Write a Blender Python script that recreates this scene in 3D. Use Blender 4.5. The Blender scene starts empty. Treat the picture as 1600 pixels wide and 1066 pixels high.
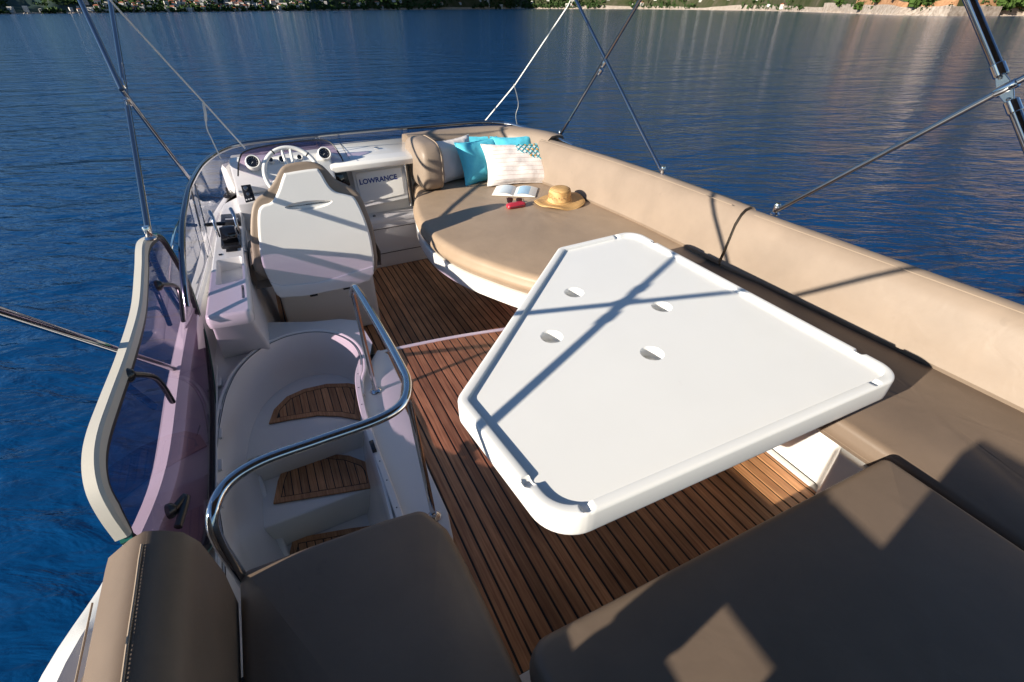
import bpy, bmesh, math, random
from mathutils import Vector, Matrix, noise
from mathutils.geometry import tessellate_polygon
random.seed(7)
S = bpy.context.scene
COL = S.collection

# ------------------------------------------------------------------ camera, world, sun, exposure
# boat frame: X to starboard, Y towards the bow, Z up; aft deck at z=0, eye 1.8 m above it, water 6 m below the eye
F, CX, CY, HE = 755.0, 800.0, 533.0, 1.8
VX, VY = 341.0, 12.0
SEA = -4.2
_fw = Vector(((VX-CX)/F, -(VY-CY)/F, -1)).normalized()
_t = math.atan2(CY-VY, F)
_up = Vector((0, math.cos(_t), math.sin(_t)))
_rt = _fw.cross(_up)
R = Matrix((_rt, _fw, _up))
cd = bpy.data.cameras.new('camera'); cam = bpy.data.objects.new('camera', cd); COL.objects.link(cam)
cam.matrix_world = Matrix.Translation((0, 0, HE)) @ R.to_4x4()
cd.sensor_width = 36; cd.lens = 36*F/1600; cd.clip_start = .02; cd.clip_end = 30000
S.camera = cam
SUNDIR = Vector((2.6, .42, -1)).normalized()
w = bpy.data.worlds.new('World'); S.world = w; w.use_nodes = True
nt = w.node_tree; nt.nodes.clear()
sky = nt.nodes.new('ShaderNodeTexSky'); sky.sky_type = 'NISHITA'; sky.sun_disc = False
sky.sun_elevation = math.asin(-SUNDIR.z); sky.sun_rotation = math.atan2(-SUNDIR.x, -SUNDIR.y)
sky.air_density = 1.0; sky.dust_density = .1; sky.ozone_density = 4.5
bg = nt.nodes.new('ShaderNodeBackground'); bg.inputs[1].default_value = .072
wo = nt.nodes.new('ShaderNodeOutputWorld'); nt.links.new(sky.outputs[0], bg.inputs[0]); nt.links.new(bg.outputs[0], wo.inputs[0])
sd = bpy.data.lights.new('sun', 'SUN'); sd.energy = 5; sd.angle = math.radians(.5); sd.color = (1, .91, .77)
sun = bpy.data.objects.new('sun', sd); COL.objects.link(sun)
sun.rotation_euler = SUNDIR.to_track_quat('-Z', 'Y').to_euler()
S.view_settings.view_transform = 'Standard'; S.view_settings.look = 'None'
S.view_settings.exposure = .86; S.view_settings.gamma = 1; S.view_settings.use_curve_mapping = False
S.render.engine = 'CYCLES'
S.cycles.transparent_max_bounces = 16

def ray(px, py): return R @ Vector(((px-CX)/F, -(py-CY)/F, -1))
def P(px, py, z):
    d = ray(px, py); return d*((z-HE)/d.z)+Vector((0, 0, HE))
def PX(px, py, X):
    d = ray(px, py); return d*(X/d.x)+Vector((0, 0, HE))
def PY(px, py, Y):
    d = ray(px, py); return d*(Y/d.y)+Vector((0, 0, HE))
def PN(px, py, p0, n):
    d = ray(px, py); o = Vector((0, 0, HE)); return o+d*((Vector(p0)-o).dot(n)/d.dot(n))

# ------------------------------------------------------------------ materials
def newmat(name):
    m = bpy.data.materials.new(name); m.use_nodes = True
    return m, m.node_tree, m.node_tree.nodes['Principled BSDF']
def setp(b, **k):
    for a, v in k.items(): b.inputs[a.replace('_', ' ')].default_value = v
def simple(name, col, rough=.4, metal=0, var=.06, bump=0, scale=60, coat=0, spec=.5):
    m, t, b = newmat(name)
    n = t.nodes.new('ShaderNodeTexNoise'); n.inputs['Scale'].default_value = 4; n.inputs['Detail'].default_value = 6
    g = t.nodes.new('ShaderNodeNewGeometry'); t.links.new(g.outputs['Position'], n.inputs['Vector'])
    r = t.nodes.new('ShaderNodeMapRange'); r.inputs[3].default_value = 1-var*1.5; r.inputs[4].default_value = 1+var*1.5
    t.links.new(n.outputs[0], r.inputs[0])
    mx = t.nodes.new('ShaderNodeVectorMath'); mx.operation = 'SCALE'; mx.inputs[0].default_value = col
    t.links.new(r.outputs[0], mx.inputs['Scale']); t.links.new(mx.outputs[0], b.inputs['Base Color'])
    r2 = t.nodes.new('ShaderNodeMapRange'); r2.inputs[3].default_value = max(.02, rough*.8); r2.inputs[4].default_value = rough*1.2
    t.links.new(n.outputs[0], r2.inputs[0]); t.links.new(r2.outputs[0], b.inputs['Roughness'])
    setp(b, Metallic=metal, Coat_Weight=coat); b.inputs['Specular IOR Level'].default_value = spec
    if bump:
        n2 = t.nodes.new('ShaderNodeTexNoise'); n2.inputs['Scale'].default_value = scale; n2.inputs['Detail'].default_value = 4
        t.links.new(g.outputs['Position'], n2.inputs['Vector'])
        bp = t.nodes.new('ShaderNodeBump'); bp.inputs['Strength'].default_value = 1; bp.inputs['Distance'].default_value = bump
        t.links.new(n2.outputs[0], bp.inputs['Height']); t.links.new(bp.outputs[0], b.inputs['Normal'])
    return m
M = {}
M['gel'] = simple('gelcoat', (.78, .765, .73), .22, var=.03, bump=.0006, scale=3, coat=.3)
M['gel2'] = simple('satin_gelcoat', (.72, .71, .69), .35, var=.04, bump=.0004, scale=400)
M['rubber'] = simple('black_rubber', (.012, .012, .014), .45)
M['plastic'] = simple('black_plastic', (.015, .015, .017), .25)
M['dial'] = simple('dial_glass', (.01, .01, .012), .06, coat=.6)
M['chrome'] = simple('polished_steel', (.62, .62, .63), .07, metal=1, var=.03)
M['strutmetal'] = simple('dark_polished_steel', (.34, .34, .36), .08, metal=1, var=.03)
M['dkmetal'] = simple('black_fitting', (.02, .02, .022), .3, metal=.3)
M['caulk'] = simple('black_caulk', (.012, .011, .010), .6)
M['strap'] = simple('white_webbing', (.7, .68, .62), .8, bump=.0006, scale=900)
M['screw'] = simple('screw_steel', (.25, .25, .25), .3, metal=1)
M['aqua'] = simple('aqua_cotton', (.10, .56, .70), .8, var=.08, bump=.004, scale=18)
M['whitecloth'] = simple('white_cotton', (.74, .68, .64), .85, var=.05, bump=.004, scale=18)
M['aquastitch'] = simple('teal_thread', (.03, .30, .36), .8)
M['ochrestitch'] = simple('ochre_thread', (.45, .25, .07), .8)
M['pinkline'] = simple('pale_stripe', (.66, .52, .46), .85)
M['red'] = simple('red_case', (.45, .03, .05), .35)
M['amber'] = simple('dark_lens', (.03, .012, .008), .08)
M['paper'] = simple('paper', (.75, .73, .68), .6)
M['bookphoto'] = simple('printed_sky', (.30, .52, .72), .35, var=.3)
M['blueprint'] = simple('blue_print', (.01, .03, .22), .4)
M['greyprint'] = simple('grey_print', (.35, .36, .38), .4)
M['canvas'] = simple('shade_canvas', (.10, .08, .065), .9, bump=.0005, scale=900)
M['rim'] = simple('cream_edge', (.62, .58, .50), .4, var=.04)
M['green'] = simple('green_gasket', (.01, .11, .08), .3)
M['whitepaint'] = simple('white_render', (.55, .52, .48), .8, var=.1)
M['rooftile'] = simple('roof_tile', (.36, .12, .06), .9, var=.2)

def vinyl(name, col):
    m, t, b = newmat(name)
    g = t.nodes.new('ShaderNodeNewGeometry')
    n = t.nodes.new('ShaderNodeTexNoise'); n.inputs['Scale'].default_value = 3.5; n.inputs['Detail'].default_value = 8; n.inputs['Roughness'].default_value = .6
    t.links.new(g.outputs['Position'], n.inputs['Vector'])
    r = t.nodes.new('ShaderNodeValToRGB'); r.color_ramp.elements[0].position = .3; r.color_ramp.elements[1].position = .7
    r.color_ramp.elements[0].color = (*[c*.88 for c in col], 1); r.color_ramp.elements[1].color = (*[c*1.08 for c in col], 1)
    t.links.new(n.outputs[0], r.inputs[0])
    # faint worn spots
    v = t.nodes.new('ShaderNodeTexNoise'); v.inputs['Scale'].default_value = 11; v.inputs['Detail'].default_value = 3
    t.links.new(g.outputs['Position'], v.inputs['Vector'])
    vr = t.nodes.new('ShaderNodeMapRange'); vr.inputs[1].default_value = .70; vr.inputs[2].default_value = .78; vr.inputs[3].default_value = 0; vr.inputs[4].default_value = .3
    t.links.new(v.outputs[0], vr.inputs[0])
    mx = t.nodes.new('ShaderNodeMix'); mx.data_type = 'RGBA'; mx.inputs[7].default_value = (*[c*.6 for c in col], 1)
    t.links.new(vr.outputs[0], mx.inputs[0]); t.links.new(r.outputs[0], mx.inputs[6]); t.links.new(mx.outputs[2], b.inputs['Base Color'])
    b.inputs['Roughness'].default_value = .46; b.inputs['Specular IOR Level'].default_value = .35
    w1 = t.nodes.new('ShaderNodeTexNoise'); w1.inputs['Scale'].default_value = 900; w1.inputs['Detail'].default_value = 2
    w2 = t.nodes.new('ShaderNodeTexNoise'); w2.inputs['Scale'].default_value = 7; w2.inputs['Detail'].default_value = 3; w2.inputs['Distortion'].default_value = .8
    for q in (w1, w2): t.links.new(g.outputs['Position'], q.inputs['Vector'])
    b1 = t.nodes.new('ShaderNodeBump'); b1.inputs['Distance'].default_value = .0003; b1.inputs['Strength'].default_value = .6
    b2 = t.nodes.new('ShaderNodeBump'); b2.inputs['Distance'].default_value = .0035; b2.inputs['Strength'].default_value = .6
    t.links.new(w1.outputs[0], b1.inputs['Height']); t.links.new(w2.outputs[0], b2.inputs['Height'])
    t.links.new(b2.outputs[0], b1.inputs['Normal']); t.links.new(b1.outputs[0], b.inputs['Normal'])
    return m
M['vinyl'] = vinyl('shaded_taupe_vinyl', (.175, .128, .094))  # tan vinyl darkened, the near seats' shade put into the colour
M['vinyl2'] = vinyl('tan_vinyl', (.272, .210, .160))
M['vinyl3'] = vinyl('lit_pad_vinyl', (.35, .255, .175))  # same vinyl lightened, sunlight on the flat pad put into the colour
M['tablegel'] = simple('table_gelcoat', (.86, .85, .82), .3, var=.02, bump=.0006, scale=3, coat=.2)
M['piping'] = simple('seam_thread', (.34, .26, .19), .6)

def teak(name, along_y=True):
    m, t, b = newmat(name)
    g = t.nodes.new('ShaderNodeNewGeometry'); oi = t.nodes.new('ShaderNodeObjectInfo')
    mp = t.nodes.new('ShaderNodeMapping'); mp.inputs['Scale'].default_value = (120, 5, 20) if along_y else (5, 120, 20)
    t.links.new(g.outputs['Position'], mp.inputs['Vector'])
    ad = t.nodes.new('ShaderNodeVectorMath'); ad.operation = 'ADD'
    sc = t.nodes.new('ShaderNodeMath'); sc.operation = 'MULTIPLY'; sc.inputs[1].default_value = 37
    t.links.new(oi.outputs['Random'], sc.inputs[0]); t.links.new(mp.outputs[0], ad.inputs[0]); t.links.new(sc.outputs[0], ad.inputs[1])
    n = t.nodes.new('ShaderNodeTexNoise'); n.inputs['Scale'].default_value = 1; n.inputs['Detail'].default_value = 5
    t.links.new(ad.outputs[0], n.inputs['Vector'])
    r = t.nodes.new('ShaderNodeValToRGB')
    r.color_ramp.elements[0].position = .25; r.color_ramp.elements[0].color = (.29, .115, .042, 1)
    r.color_ramp.elements[1].position = .75; r.color_ramp.elements[1].color = (.60, .31, .14, 1)
    t.links.new(n.outputs[0], r.inputs[0])
    hv = t.nodes.new('ShaderNodeHueSaturation'); mr = t.nodes.new('ShaderNodeMapRange')
    mr.inputs[3].default_value = .72; mr.inputs[4].default_value = 1.2
    t.links.new(oi.outputs['Random'], mr.inputs[0]); t.links.new(mr.outputs[0], hv.inputs['Value']); t.links.new(r.outputs[0], hv.inputs['Color'])
    n3 = t.nodes.new('ShaderNodeTexNoise'); n3.inputs['Scale'].default_value = 5; n3.inputs['Detail'].default_value = 5
    t.links.new(g.outputs['Position'], n3.inputs['Vector'])
    mr3 = t.nodes.new('ShaderNodeMapRange'); mr3.inputs[1].default_value = .3; mr3.inputs[2].default_value = .7; mr3.inputs[3].default_value = .75; mr3.inputs[4].default_value = 1.15
    t.links.new(n3.outputs[0], mr3.inputs[0])
    vm = t.nodes.new('ShaderNodeVectorMath'); vm.operation = 'SCALE'; t.links.new(hv.outputs[0], vm.inputs[0]); t.links.new(mr3.outputs[0], vm.inputs['Scale'])
    t.links.new(vm.outputs[0], b.inputs['Base Color'])
    b.inputs['Roughness'].default_value = .5
    bp = t.nodes.new('ShaderNodeBump'); bp.inputs['Distance'].default_value = .0006
    t.links.new(n.outputs[0], bp.inputs['Height']); t.links.new(bp.outputs[0], b.inputs['Normal'])
    return m
M['teak'] = teak('teak')

def tinted(name, col, rough=.0, refl=.08):
    m, t, b = newmat(name); t.nodes.remove(b)
    o = t.nodes['Material Output']
    tr = t.nodes.new('ShaderNodeBsdfTransparent')
    n = t.nodes.new('ShaderNodeTexNoise'); n.inputs['Scale'].default_value = 260; n.inputs['Detail'].default_value = 2
    g = t.nodes.new('ShaderNodeNewGeometry'); t.links.new(g.outputs['Position'], n.inputs['Vector'])
    tr.inputs[0].default_value = (*col, 1)
    gl = t.nodes.new('ShaderNodeBsdfGlossy'); gl.inputs['Roughness'].default_value = .03
    dt = t.nodes.new('ShaderNodeVectorMath'); dt.operation = 'DOT_PRODUCT'; t.links.new(g.outputs['Normal'], dt.inputs[0]); t.links.new(g.outputs['Incoming'], dt.inputs[1])
    ab = t.nodes.new('ShaderNodeMath'); ab.operation = 'ABSOLUTE'; t.links.new(dt.outputs['Value'], ab.inputs[0])
    om = t.nodes.new('ShaderNodeMath'); om.operation = 'SUBTRACT'; om.inputs[0].default_value = 1; t.links.new(ab.outputs[0], om.inputs[1])
    pw = t.nodes.new('ShaderNodeMath'); pw.operation = 'POWER'; pw.inputs[1].default_value = 5; t.links.new(om.outputs[0], pw.inputs[0])
    fr = t.nodes.new('ShaderNodeMath'); fr.operation = 'MULTIPLY_ADD'; fr.inputs[1].default_value = .9; fr.inputs[2].default_value = .05; t.links.new(pw.outputs[0], fr.inputs[0])
    mx = t.nodes.new('ShaderNodeMixShader'); t.links.new(fr.outputs[0], mx.inputs[0]); t.links.new(tr.outputs[0], mx.inputs[1]); t.links.new(gl.outputs[0], mx.inputs[2])
    # dried salt specks
    df = t.nodes.new('ShaderNodeBsdfDiffuse'); df.inputs[0].default_value = (.6, .55, .62, 1)
    r = t.nodes.new('ShaderNodeMapRange'); r.inputs[1].default_value = .66; r.inputs[2].default_value = .78; r.inputs[3].default_value = .015; r.inputs[4].default_value = .5
    t.links.new(n.outputs[0], r.inputs[0])
    m2 = t.nodes.new('ShaderNodeMixShader'); t.links.new(r.outputs[0], m2.inputs[0]); t.links.new(mx.outputs[0], m2.inputs[1]); t.links.new(df.outputs[0], m2.inputs[2])
    t.links.new(m2.outputs[0], o.inputs['Surface'])
    return m
M['tint'] = tinted('purple_acrylic', (.47, .36, .50))
M['clear'] = tinted('smoked_acrylic', (.70, .68, .74))

def straw():
    m, t, b = newmat('straw')
    g = t.nodes.new('ShaderNodeTexCoord'); wv = t.nodes.new('ShaderNodeTexWave'); wv.inputs['Scale'].default_value = 30; wv.inputs['Distortion'].default_value = 2
    wv.wave_type = 'RINGS'; wv.rings_direction = 'Z'
    t.links.new(g.outputs['Object'], wv.inputs['Vector'])
    n = t.nodes.new('ShaderNodeTexNoise'); n.inputs['Scale'].default_value = 160; t.links.new(g.outputs['Object'], n.inputs['Vector'])
    a = t.nodes.new('ShaderNodeMath'); a.operation = 'ADD'; t.links.new(wv.outputs[1], a.inputs[0]); t.links.new(n.outputs[0], a.inputs[1])
    r = t.nodes.new('ShaderNodeValToRGB'); r.color_ramp.elements[0].color = (.30, .15, .045, 1); r.color_ramp.elements[1].color = (.62, .38, .15, 1)
    r.color_ramp.elements[0].position = .3; r.color_ramp.elements[1].position = 1.0
    t.links.new(a.outputs[0], r.inputs[0]); t.links.new(r.outputs[0], b.inputs['Base Color']); b.inputs['Roughness'].default_value = .6
    bp = t.nodes.new('ShaderNodeBump'); bp.inputs['Distance'].default_value = .002; t.links.new(a.outputs[0], bp.inputs['Height']); t.links.new(bp.outputs[0], b.inputs['Normal'])
    return m
M['straw'] = straw()

def water():
    m, t, b = newmat('sea_water')
    g = t.nodes.new('ShaderNodeNewGeometry')
    b.inputs['Base Color'].default_value = (.0005, .038, .125, 1); b.inputs['Roughness'].default_value = .11
    b.inputs['IOR'].default_value = 1.33
    th = math.atan2(VX-CX, math.hypot(F, CY-VY))   # view turned off the bow axis
    prev = None
    for (sx, sy, dist, det, rot) in ((.13, .36, .11, 3, -.35), (.7, 1.9, .034, 4, .1), (2.6, 6.5, .006, 4, -.15)):
        mp = t.nodes.new('ShaderNodeMapping'); mp.vector_type = 'POINT'; mp.inputs['Rotation'].default_value = (0, 0, -th+rot)
        mp2 = t.nodes.new('ShaderNodeMapping'); mp2.inputs['Scale'].default_value = (sx, sy, 1)
        t.links.new(g.outputs['Position'], mp.inputs['Vector']); t.links.new(mp.outputs[0], mp2.inputs['Vector'])
        n = t.nodes.new('ShaderNodeTexNoise'); n.inputs['Scale'].default_value = 1; n.inputs['Detail'].default_value = det; n.inputs['Distortion'].default_value = .5
        t.links.new(mp2.outputs[0], n.inputs['Vector'])
        bp = t.nodes.new('ShaderNodeBump'); bp.inputs['Distance'].default_value = dist*4; bp.inputs['Strength'].default_value = 1
        t.links.new(n.outputs[0], bp.inputs['Height'])
        if prev: t.links.new(prev.outputs[0], bp.inputs['Normal'])
        prev = bp
    t.links.new(prev.outputs[0], b.inputs['Normal'])
    return m
M['water'] = water()

def ground(name, cols, sc=.02, rough=.95):
    m, t, b = newmat(name)
    g = t.nodes.new('ShaderNodeNewGeometry')
    n = t.nodes.new('ShaderNodeTexNoise'); n.inputs['Scale'].default_value = sc; n.inputs['Detail'].default_value = 12; n.inputs['Roughness'].default_value = .7
    t.links.new(g.outputs['Position'], n.inputs['Vector'])
    r = t.nodes.new('ShaderNodeValToRGB')
    while len(r.color_ramp.elements) < len(cols): r.color_ramp.elements.new(.5)
    for i, (p, c) in enumerate(cols): r.color_ramp.elements[i].position = p; r.color_ramp.elements[i].color = (*c, 1)
    t.links.new(n.outputs[0], r.inputs[0]); t.links.new(r.outputs[0], b.inputs['Base Color']); b.inputs['Roughness'].default_value = rough
    b.inputs['Specular IOR Level'].default_value = .1
    return m
M['hillfar'] = ground('hazy_hillside', [(.3, (.012, .035, .030)), (.5, (.03, .055, .045)), (.62, (.06, .075, .06)), (.8, (.14, .13, .12))], .012)  # haze over the far hills put into the colour as a teal tint
M['hill'] = ground('scrub_hillside', [(.3, (.018, .030, .012)), (.46, (.05, .058, .025)), (.6, (.075, .07, .045)), (.8, (.20, .165, .12))], .02)
M['rock'] = ground('limestone', [(.3, (.14, .11, .09)), (.5, (.36, .30, .25)), (.75, (.55, .49, .43))], .25)
M['earth'] = ground('ochre_earth', [(.3, (.22, .10, .05)), (.6, (.46, .26, .14)), (.8, (.55, .40, .28))], .2)
M['leaf'] = ground('foliage', [(.3, (.012, .030, .010)), (.7, (.06, .10, .03))], .5)
M['leafbush'] = ground('bush_foliage', [(.3, (.02, .045, .01)), (.7, (.08, .13, .03))], .6)

# ------------------------------------------------------------------ geometry helpers
def mesh_obj(name, verts, faces, mat, parent=None, ang=35, mi=None):
    me = bpy.data.meshes.new(name); me.from_pydata([tuple(v) for v in verts], [], faces); me.validate()
    bm = bmesh.new(); bm.from_mesh(me); bmesh.ops.recalc_face_normals(bm, faces=bm.faces); bm.to_mesh(me); bm.free()
    for mm in (mat if isinstance(mat, (list, tuple)) else [mat]): me.materials.append(mm)
    if mi:
        for i, k in enumerate(mi):
            if i < len(me.polygons): me.polygons[i].material_index = k
    for p in me.polygons: p.use_smooth = True
    me.set_sharp_from_angle(angle=math.radians(ang))
    o = bpy.data.objects.new(name, me); COL.objects.link(o)
    if parent:
        o.parent = parent; o.matrix_parent_inverse = Matrix.Translation(-Vector(parent.location))
    return o
def tag(o, label=None, cat=None, group=None, kind=None):
    if label: o['label'] = label
    if cat: o['category'] = cat
    if group: o['group'] = group
    if kind: o['kind'] = kind
    return o
def thing(name, loc, label, cat, group=None):
    o = bpy.data.objects.new(name, None); COL.objects.link(o); o.location = loc; o.empty_display_size = .05
    return tag(o, label, cat, group)
def reparent(o, p):
    o.parent = p; o.matrix_parent_inverse = Matrix.Translation(-Vector(p.location)); return o

class G:          # gathers shapes of ONE part
    def __init__(s): s.v = []; s.f = []; s.m = []
    def add(s, v, f, m=0):
        o = len(s.v); s.v += [Vector(a) for a in v]; s.f += [tuple(i+o for i in q) for q in f]; s.m += [m]*len(f); return s
    def build(s, name, mat, parent=None, ang=35): return mesh_obj(name, s.v, s.f, mat, parent, ang, s.m)

def rounded(poly, rad, seg=6):
    n = len(poly); out = []
    rad = rad if isinstance(rad, (list, tuple)) else [rad]*n
    for i in range(n):
        a, b, c = Vector(poly[i-1][:2]), Vector(poly[i][:2]), Vector(poly[(i+1) % n][:2])
        r = rad[i]
        if r <= 0: out.append(b); continue
        u = (a-b).normalized(); v = (c-b).normalized()
        cs = max(-.999, min(.999, u.dot(v))); half = math.acos(cs)/2
        d = min(r/math.tan(half), (a-b).length*.48, (c-b).length*.48); rr = d*math.tan(half)
        p, q = b+u*d, b+v*d; ce = b+(u+v).normalized()*(rr/math.sin(half))
        a0 = math.atan2(*(p-ce).yx); a1 = math.atan2(*(q-ce).yx); da = (a1-a0+math.pi) % (2*math.pi)-math.pi
        for k in range(seg+1): t = a0+da*k/seg; out.append(ce+Vector((math.cos(t), math.sin(t)))*rr)
    return out
def area(p): return sum(p[i-1][0]*p[i][1]-p[i][0]*p[i-1][1] for i in range(len(p)))/2
def ccw(p):
    p = [Vector(a[:2]) for a in p]; return p if area(p) > 0 else p[::-1]
def dense(poly, step=.05):
    out = []
    for i in range(len(poly)):
        a, b = Vector(poly[i][:2]), Vector(poly[(i+1) % len(poly)][:2]); k = max(1, int((b-a).length/step))
        for j in range(k): out.append(a.lerp(b, j/k))
    return out
def offset(poly, d):
    n = len(poly); out = []
    for i in range(n):
        a, b, c = poly[i-1], poly[i], poly[(i+1) % n]
        e1 = (b-a); e2 = (c-b)
        if e1.length < 1e-7: e1 = e2
        if e2.length < 1e-7: e2 = e1
        n1 = Vector((-e1.y, e1.x)).normalized(); n2 = Vector((-e2.y, e2.x)).normalized()
        m = n1+n2
        if m.length < 1e-6: m = n1
        m.normalize(); out.append(b+m*(d/max(.4, m.dot(n1))))
    return out
def catmull(pts, n=8, closed=False):
    pts = [Vector(p) for p in pts]; N = len(pts); out = []
    rng = range(N) if closed else range(N-1)
    for i in rng:
        g = lambda k: pts[k % N] if closed else pts[max(0, min(N-1, k))]
        p0, p1, p2, p3 = g(i-1), g(i), g(i+1), g(i+2)
        for j in range(n):
            t = j/n; out.append(.5*((2*p1)+(-p0+p2)*t+(2*p0-5*p1+4*p2-p3)*t*t+(-p0+3*p1-3*p2+p3)*t**3))
    if not closed: out.append(pts[-1])
    return out
def rings_mesh(rings, capa=True, capb=True, g=None, m=0):
    n = len(rings[0]); v = [p for r in rings for p in r]; f = []
    for i in range(len(rings)-1):
        for j in range(n): k = (j+1) % n; f.append((i*n+j, i*n+k, (i+1)*n+k, (i+1)*n+j))
    if capa: f.append(tuple(range(n))[::-1])
    if capb: f.append(tuple(range((len(rings)-1)*n, len(rings)*n)))
    g = g or G(); return g.add(v, f, m)
def prism(outline, z0, z1, bev=.004, seg=3, g=None, botbev=True, zf=None):
    o = ccw(outline); rings = []
    if botbev and bev:
        for k in range(seg+1): a = math.pi/2*k/seg; q = offset(o, bev*(1-math.sin(a))); rings.append([(p.x, p.y, z0+bev*(1-math.cos(a))) for p in q])
    else: rings.append([(p.x, p.y, z0) for p in o])
    if bev:
        for k in range(seg+1): a = math.pi/2*k/seg; q = offset(o, bev*(1-math.cos(a))); rings.append([(p.x, p.y, z1-bev*(1-math.sin(a))) for p in q])
    else: rings.append([(p.x, p.y, z1) for p in o])
    if zf: rings = [[(x, y, z+zf(x, y)*(z-z0)/(z1-z0)) for x, y, z in r] for r in rings]
    return rings_mesh(rings, g=g)
def box(g, x0, x1, y0, y1, z0, z1, bev=.004):
    return prism([(x0, y0), (x1, y0), (x1, y1), (x0, y1)], z0, z1, bev, 2, g)
def cushion(outline, z0, z1, r=.035, crown=.02, bulge=.008, seg=6):
    o = dense(ccw(outline), .06); o = ccw(o); rings = []
    prof = [(r, z0), (r*.3, z0+r*.15), (0, z0+r*.6)]
    for k in range(1, 4): t = k/4; prof.append((-bulge*math.sin(math.pi*t), (z0+r*.6)*(1-t)+(z1-r)*t))
    for k in range(seg+1): a = math.pi/2*k/seg; prof.append((r*(1-math.cos(a)), z1-r*(1-math.sin(a))))
    for d, z in prof: rings.append([(p.x, p.y, z) for p in offset(o, d)])
    last = offset(o, r); cx = sum(p.x for p in last)/len(last); cy = sum(p.y for p in last)/len(last)
    for t in (.93, .84, .72, .56, .38, .2):
        h = crown*math.sin(math.pi/2*min(1, (1-t)*1.8))
        rings.append([(cx+(p.x-cx)*t, cy+(p.y-cy)*t, z1+h+.003*noise.noise(Vector((p.x*3, p.y*3, t*3)))) for p in last])
    n = len(rings[0]); g = rings_mesh(rings, True, False)
    g.add(rings[-1]+[(cx, cy, z1+crown)], [(i, (i+1) % n, n) for i in range(n)])
    return g
def tube(path, r, seg=12, g=None, m=0, caps=True, closed=False, flat=None):
    path = [Vector(p) for p in path]; rings = []; up = None
    for i, p in enumerate(path):
        if closed: d = path[(i+1) % len(path)]-path[i-1]
        else: d = path[min(i+1, len(path)-1)]-path[max(i-1, 0)]
        d.normalize()
        if up is None: up = d.orthogonal().normalized()
        up = (up-d*up.dot(d)).normalized(); s = d.cross(up)
        rr = r[i] if isinstance(r, (list, tuple)) else r
        rings.append([p+up*math.cos(a)*rr+s*math.sin(a)*(flat*rr if flat else rr) for a in [2*math.pi*k/seg for k in range(seg)]])
    if closed: rings.append(rings[0]); caps = False
    return rings_mesh(rings, caps, caps, g, m)
def lathe(prof, c, axis=(0, 0, 1), seg=24, g=None, m=0, capa=True, capb=True, sx=1):
    q = Vector(axis).normalized().to_track_quat('Z', 'Y'); c = Vector(c)
    rings = [[c+q @ Vector((math.cos(2*math.pi*k/seg)*r*sx, math.sin(2*math.pi*k/seg)*r, h)) for k in range(seg)] for r, h in prof]
    return rings_mesh(rings, capa, capb, g, m)
def sweep(path, sec, g=None, endround=.03, closed=False, es=.35):
    """sec: closed list of (outward, height) ; path: 2-D or 3-D points, outward = right of travel"""
    path = [Vector((p[0], p[1], p[2] if len(p) > 2 else 0)) for p in path]; N = len(path); rings = []
    cn = sum(a for a, b in sec)/len(sec); cz = sum(b for a, b in sec)/len(sec)
    def ring(p, nrm, s):
        return [p+nrm*(cn+(a-cn)*s)+Vector((0, 0, cz+(b-cz)*s)) for a, b in sec]
    for i, p in enumerate(path):
        d = (path[min(i+1, N-1)]-path[max(i-1, 0)]) if not closed else path[(i+1) % N]-path[i-1]
        d.z = 0; d.normalize(); nrm = Vector((d.y, -d.x, 0))
        if i == 0 and endround and not closed:
            for k in range(5): a = math.pi/2*k/5; rings.append(ring(p+d*endround*(1-math.sin(a)), nrm, 1-(1-math.cos(math.pi/2-a))*es))
        elif i == N-1 and endround and not closed:
            for k in range(1, 6): a = math.pi/2*(1-k/5); rings.append(ring(p-d*endround*(1-math.sin(a)), nrm, 1-(1-math.cos(math.pi/2-a))*es))
        else: rings.append(ring(p, nrm, 1))
    if closed: rings.append(rings[0])
    return rings_mesh(rings, not closed, not closed, g)
def plate(pts, n, th, bev=.004, seg=3, g=None):
    """flat outline in 3-D with thickness th along normal n (front face outermost)"""
    n = Vector(n).normalized(); o = Vector(pts[0]); u = (Vector(pts[1])-o).normalized(); u = (u-n*u.dot(n)).normalized(); v = n.cross(u)
    q = ccw([((Vector(p)-o).dot(u), (Vector(p)-o).dot(v)) for p in pts]); rings = []
    for h, d in [(-th, 0)]+[(-bev*(1-math.sin(a)), bev*(1-math.cos(a))) for a in [math.pi/2*k/seg for k in range(seg+1)]]:
        rings.append([o+u*p.x+v*p.y+n*h for p in offset(q, d)])
    return rings_mesh(rings, g=g)
def band(levels, g):   # levels: equal length 3-D paths
    n = len(levels[0]); v = [p for l in levels for p in l]; f = []
    for i in range(len(levels)-1):
        for j in range(n-1): f.append((i*n+j, i*n+j+1, (i+1)*n+j+1, (i+1)*n+j))
    return g.add(v, f)
def clipx(poly, x, keep_gt):
    out = []; n = len(poly)
    for i in range(n):
        a, b = poly[i-1], poly[i]; ia = (a[0] > x) == keep_gt; ib = (b[0] > x) == keep_gt
        if ia != ib: t = (x-a[0])/(b[0]-a[0]); out.append(Vector((x, a[1]+(b[1]-a[1])*t)))
        if ib: out.append(Vector(b[:2]))
    return out
def planks(parent, region, z, pitch=.0518, gap=.0088, x0=None, th=.006, name='plank'):
    region = [Vector(p[:2]) for p in region]; xs = [p.x for p in region]; x = x0 if x0 is not None else min(xs)
    while x > min(xs): x -= pitch
    while x < max(xs):
        c = clipx(clipx(region, x+gap/2, True), x+pitch-gap/2, False)
        q = []
        for p in c:
            if not q or (p-q[-1]).length > 2e-4: q.append(p)
        if len(q) > 2 and abs(area(q)) > .0002:
            prism(q, z-th, z+random.uniform(-.0004, .0004), .0007, 1, botbev=False).build(name, M['teak'], parent)
        x += pitch

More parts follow.
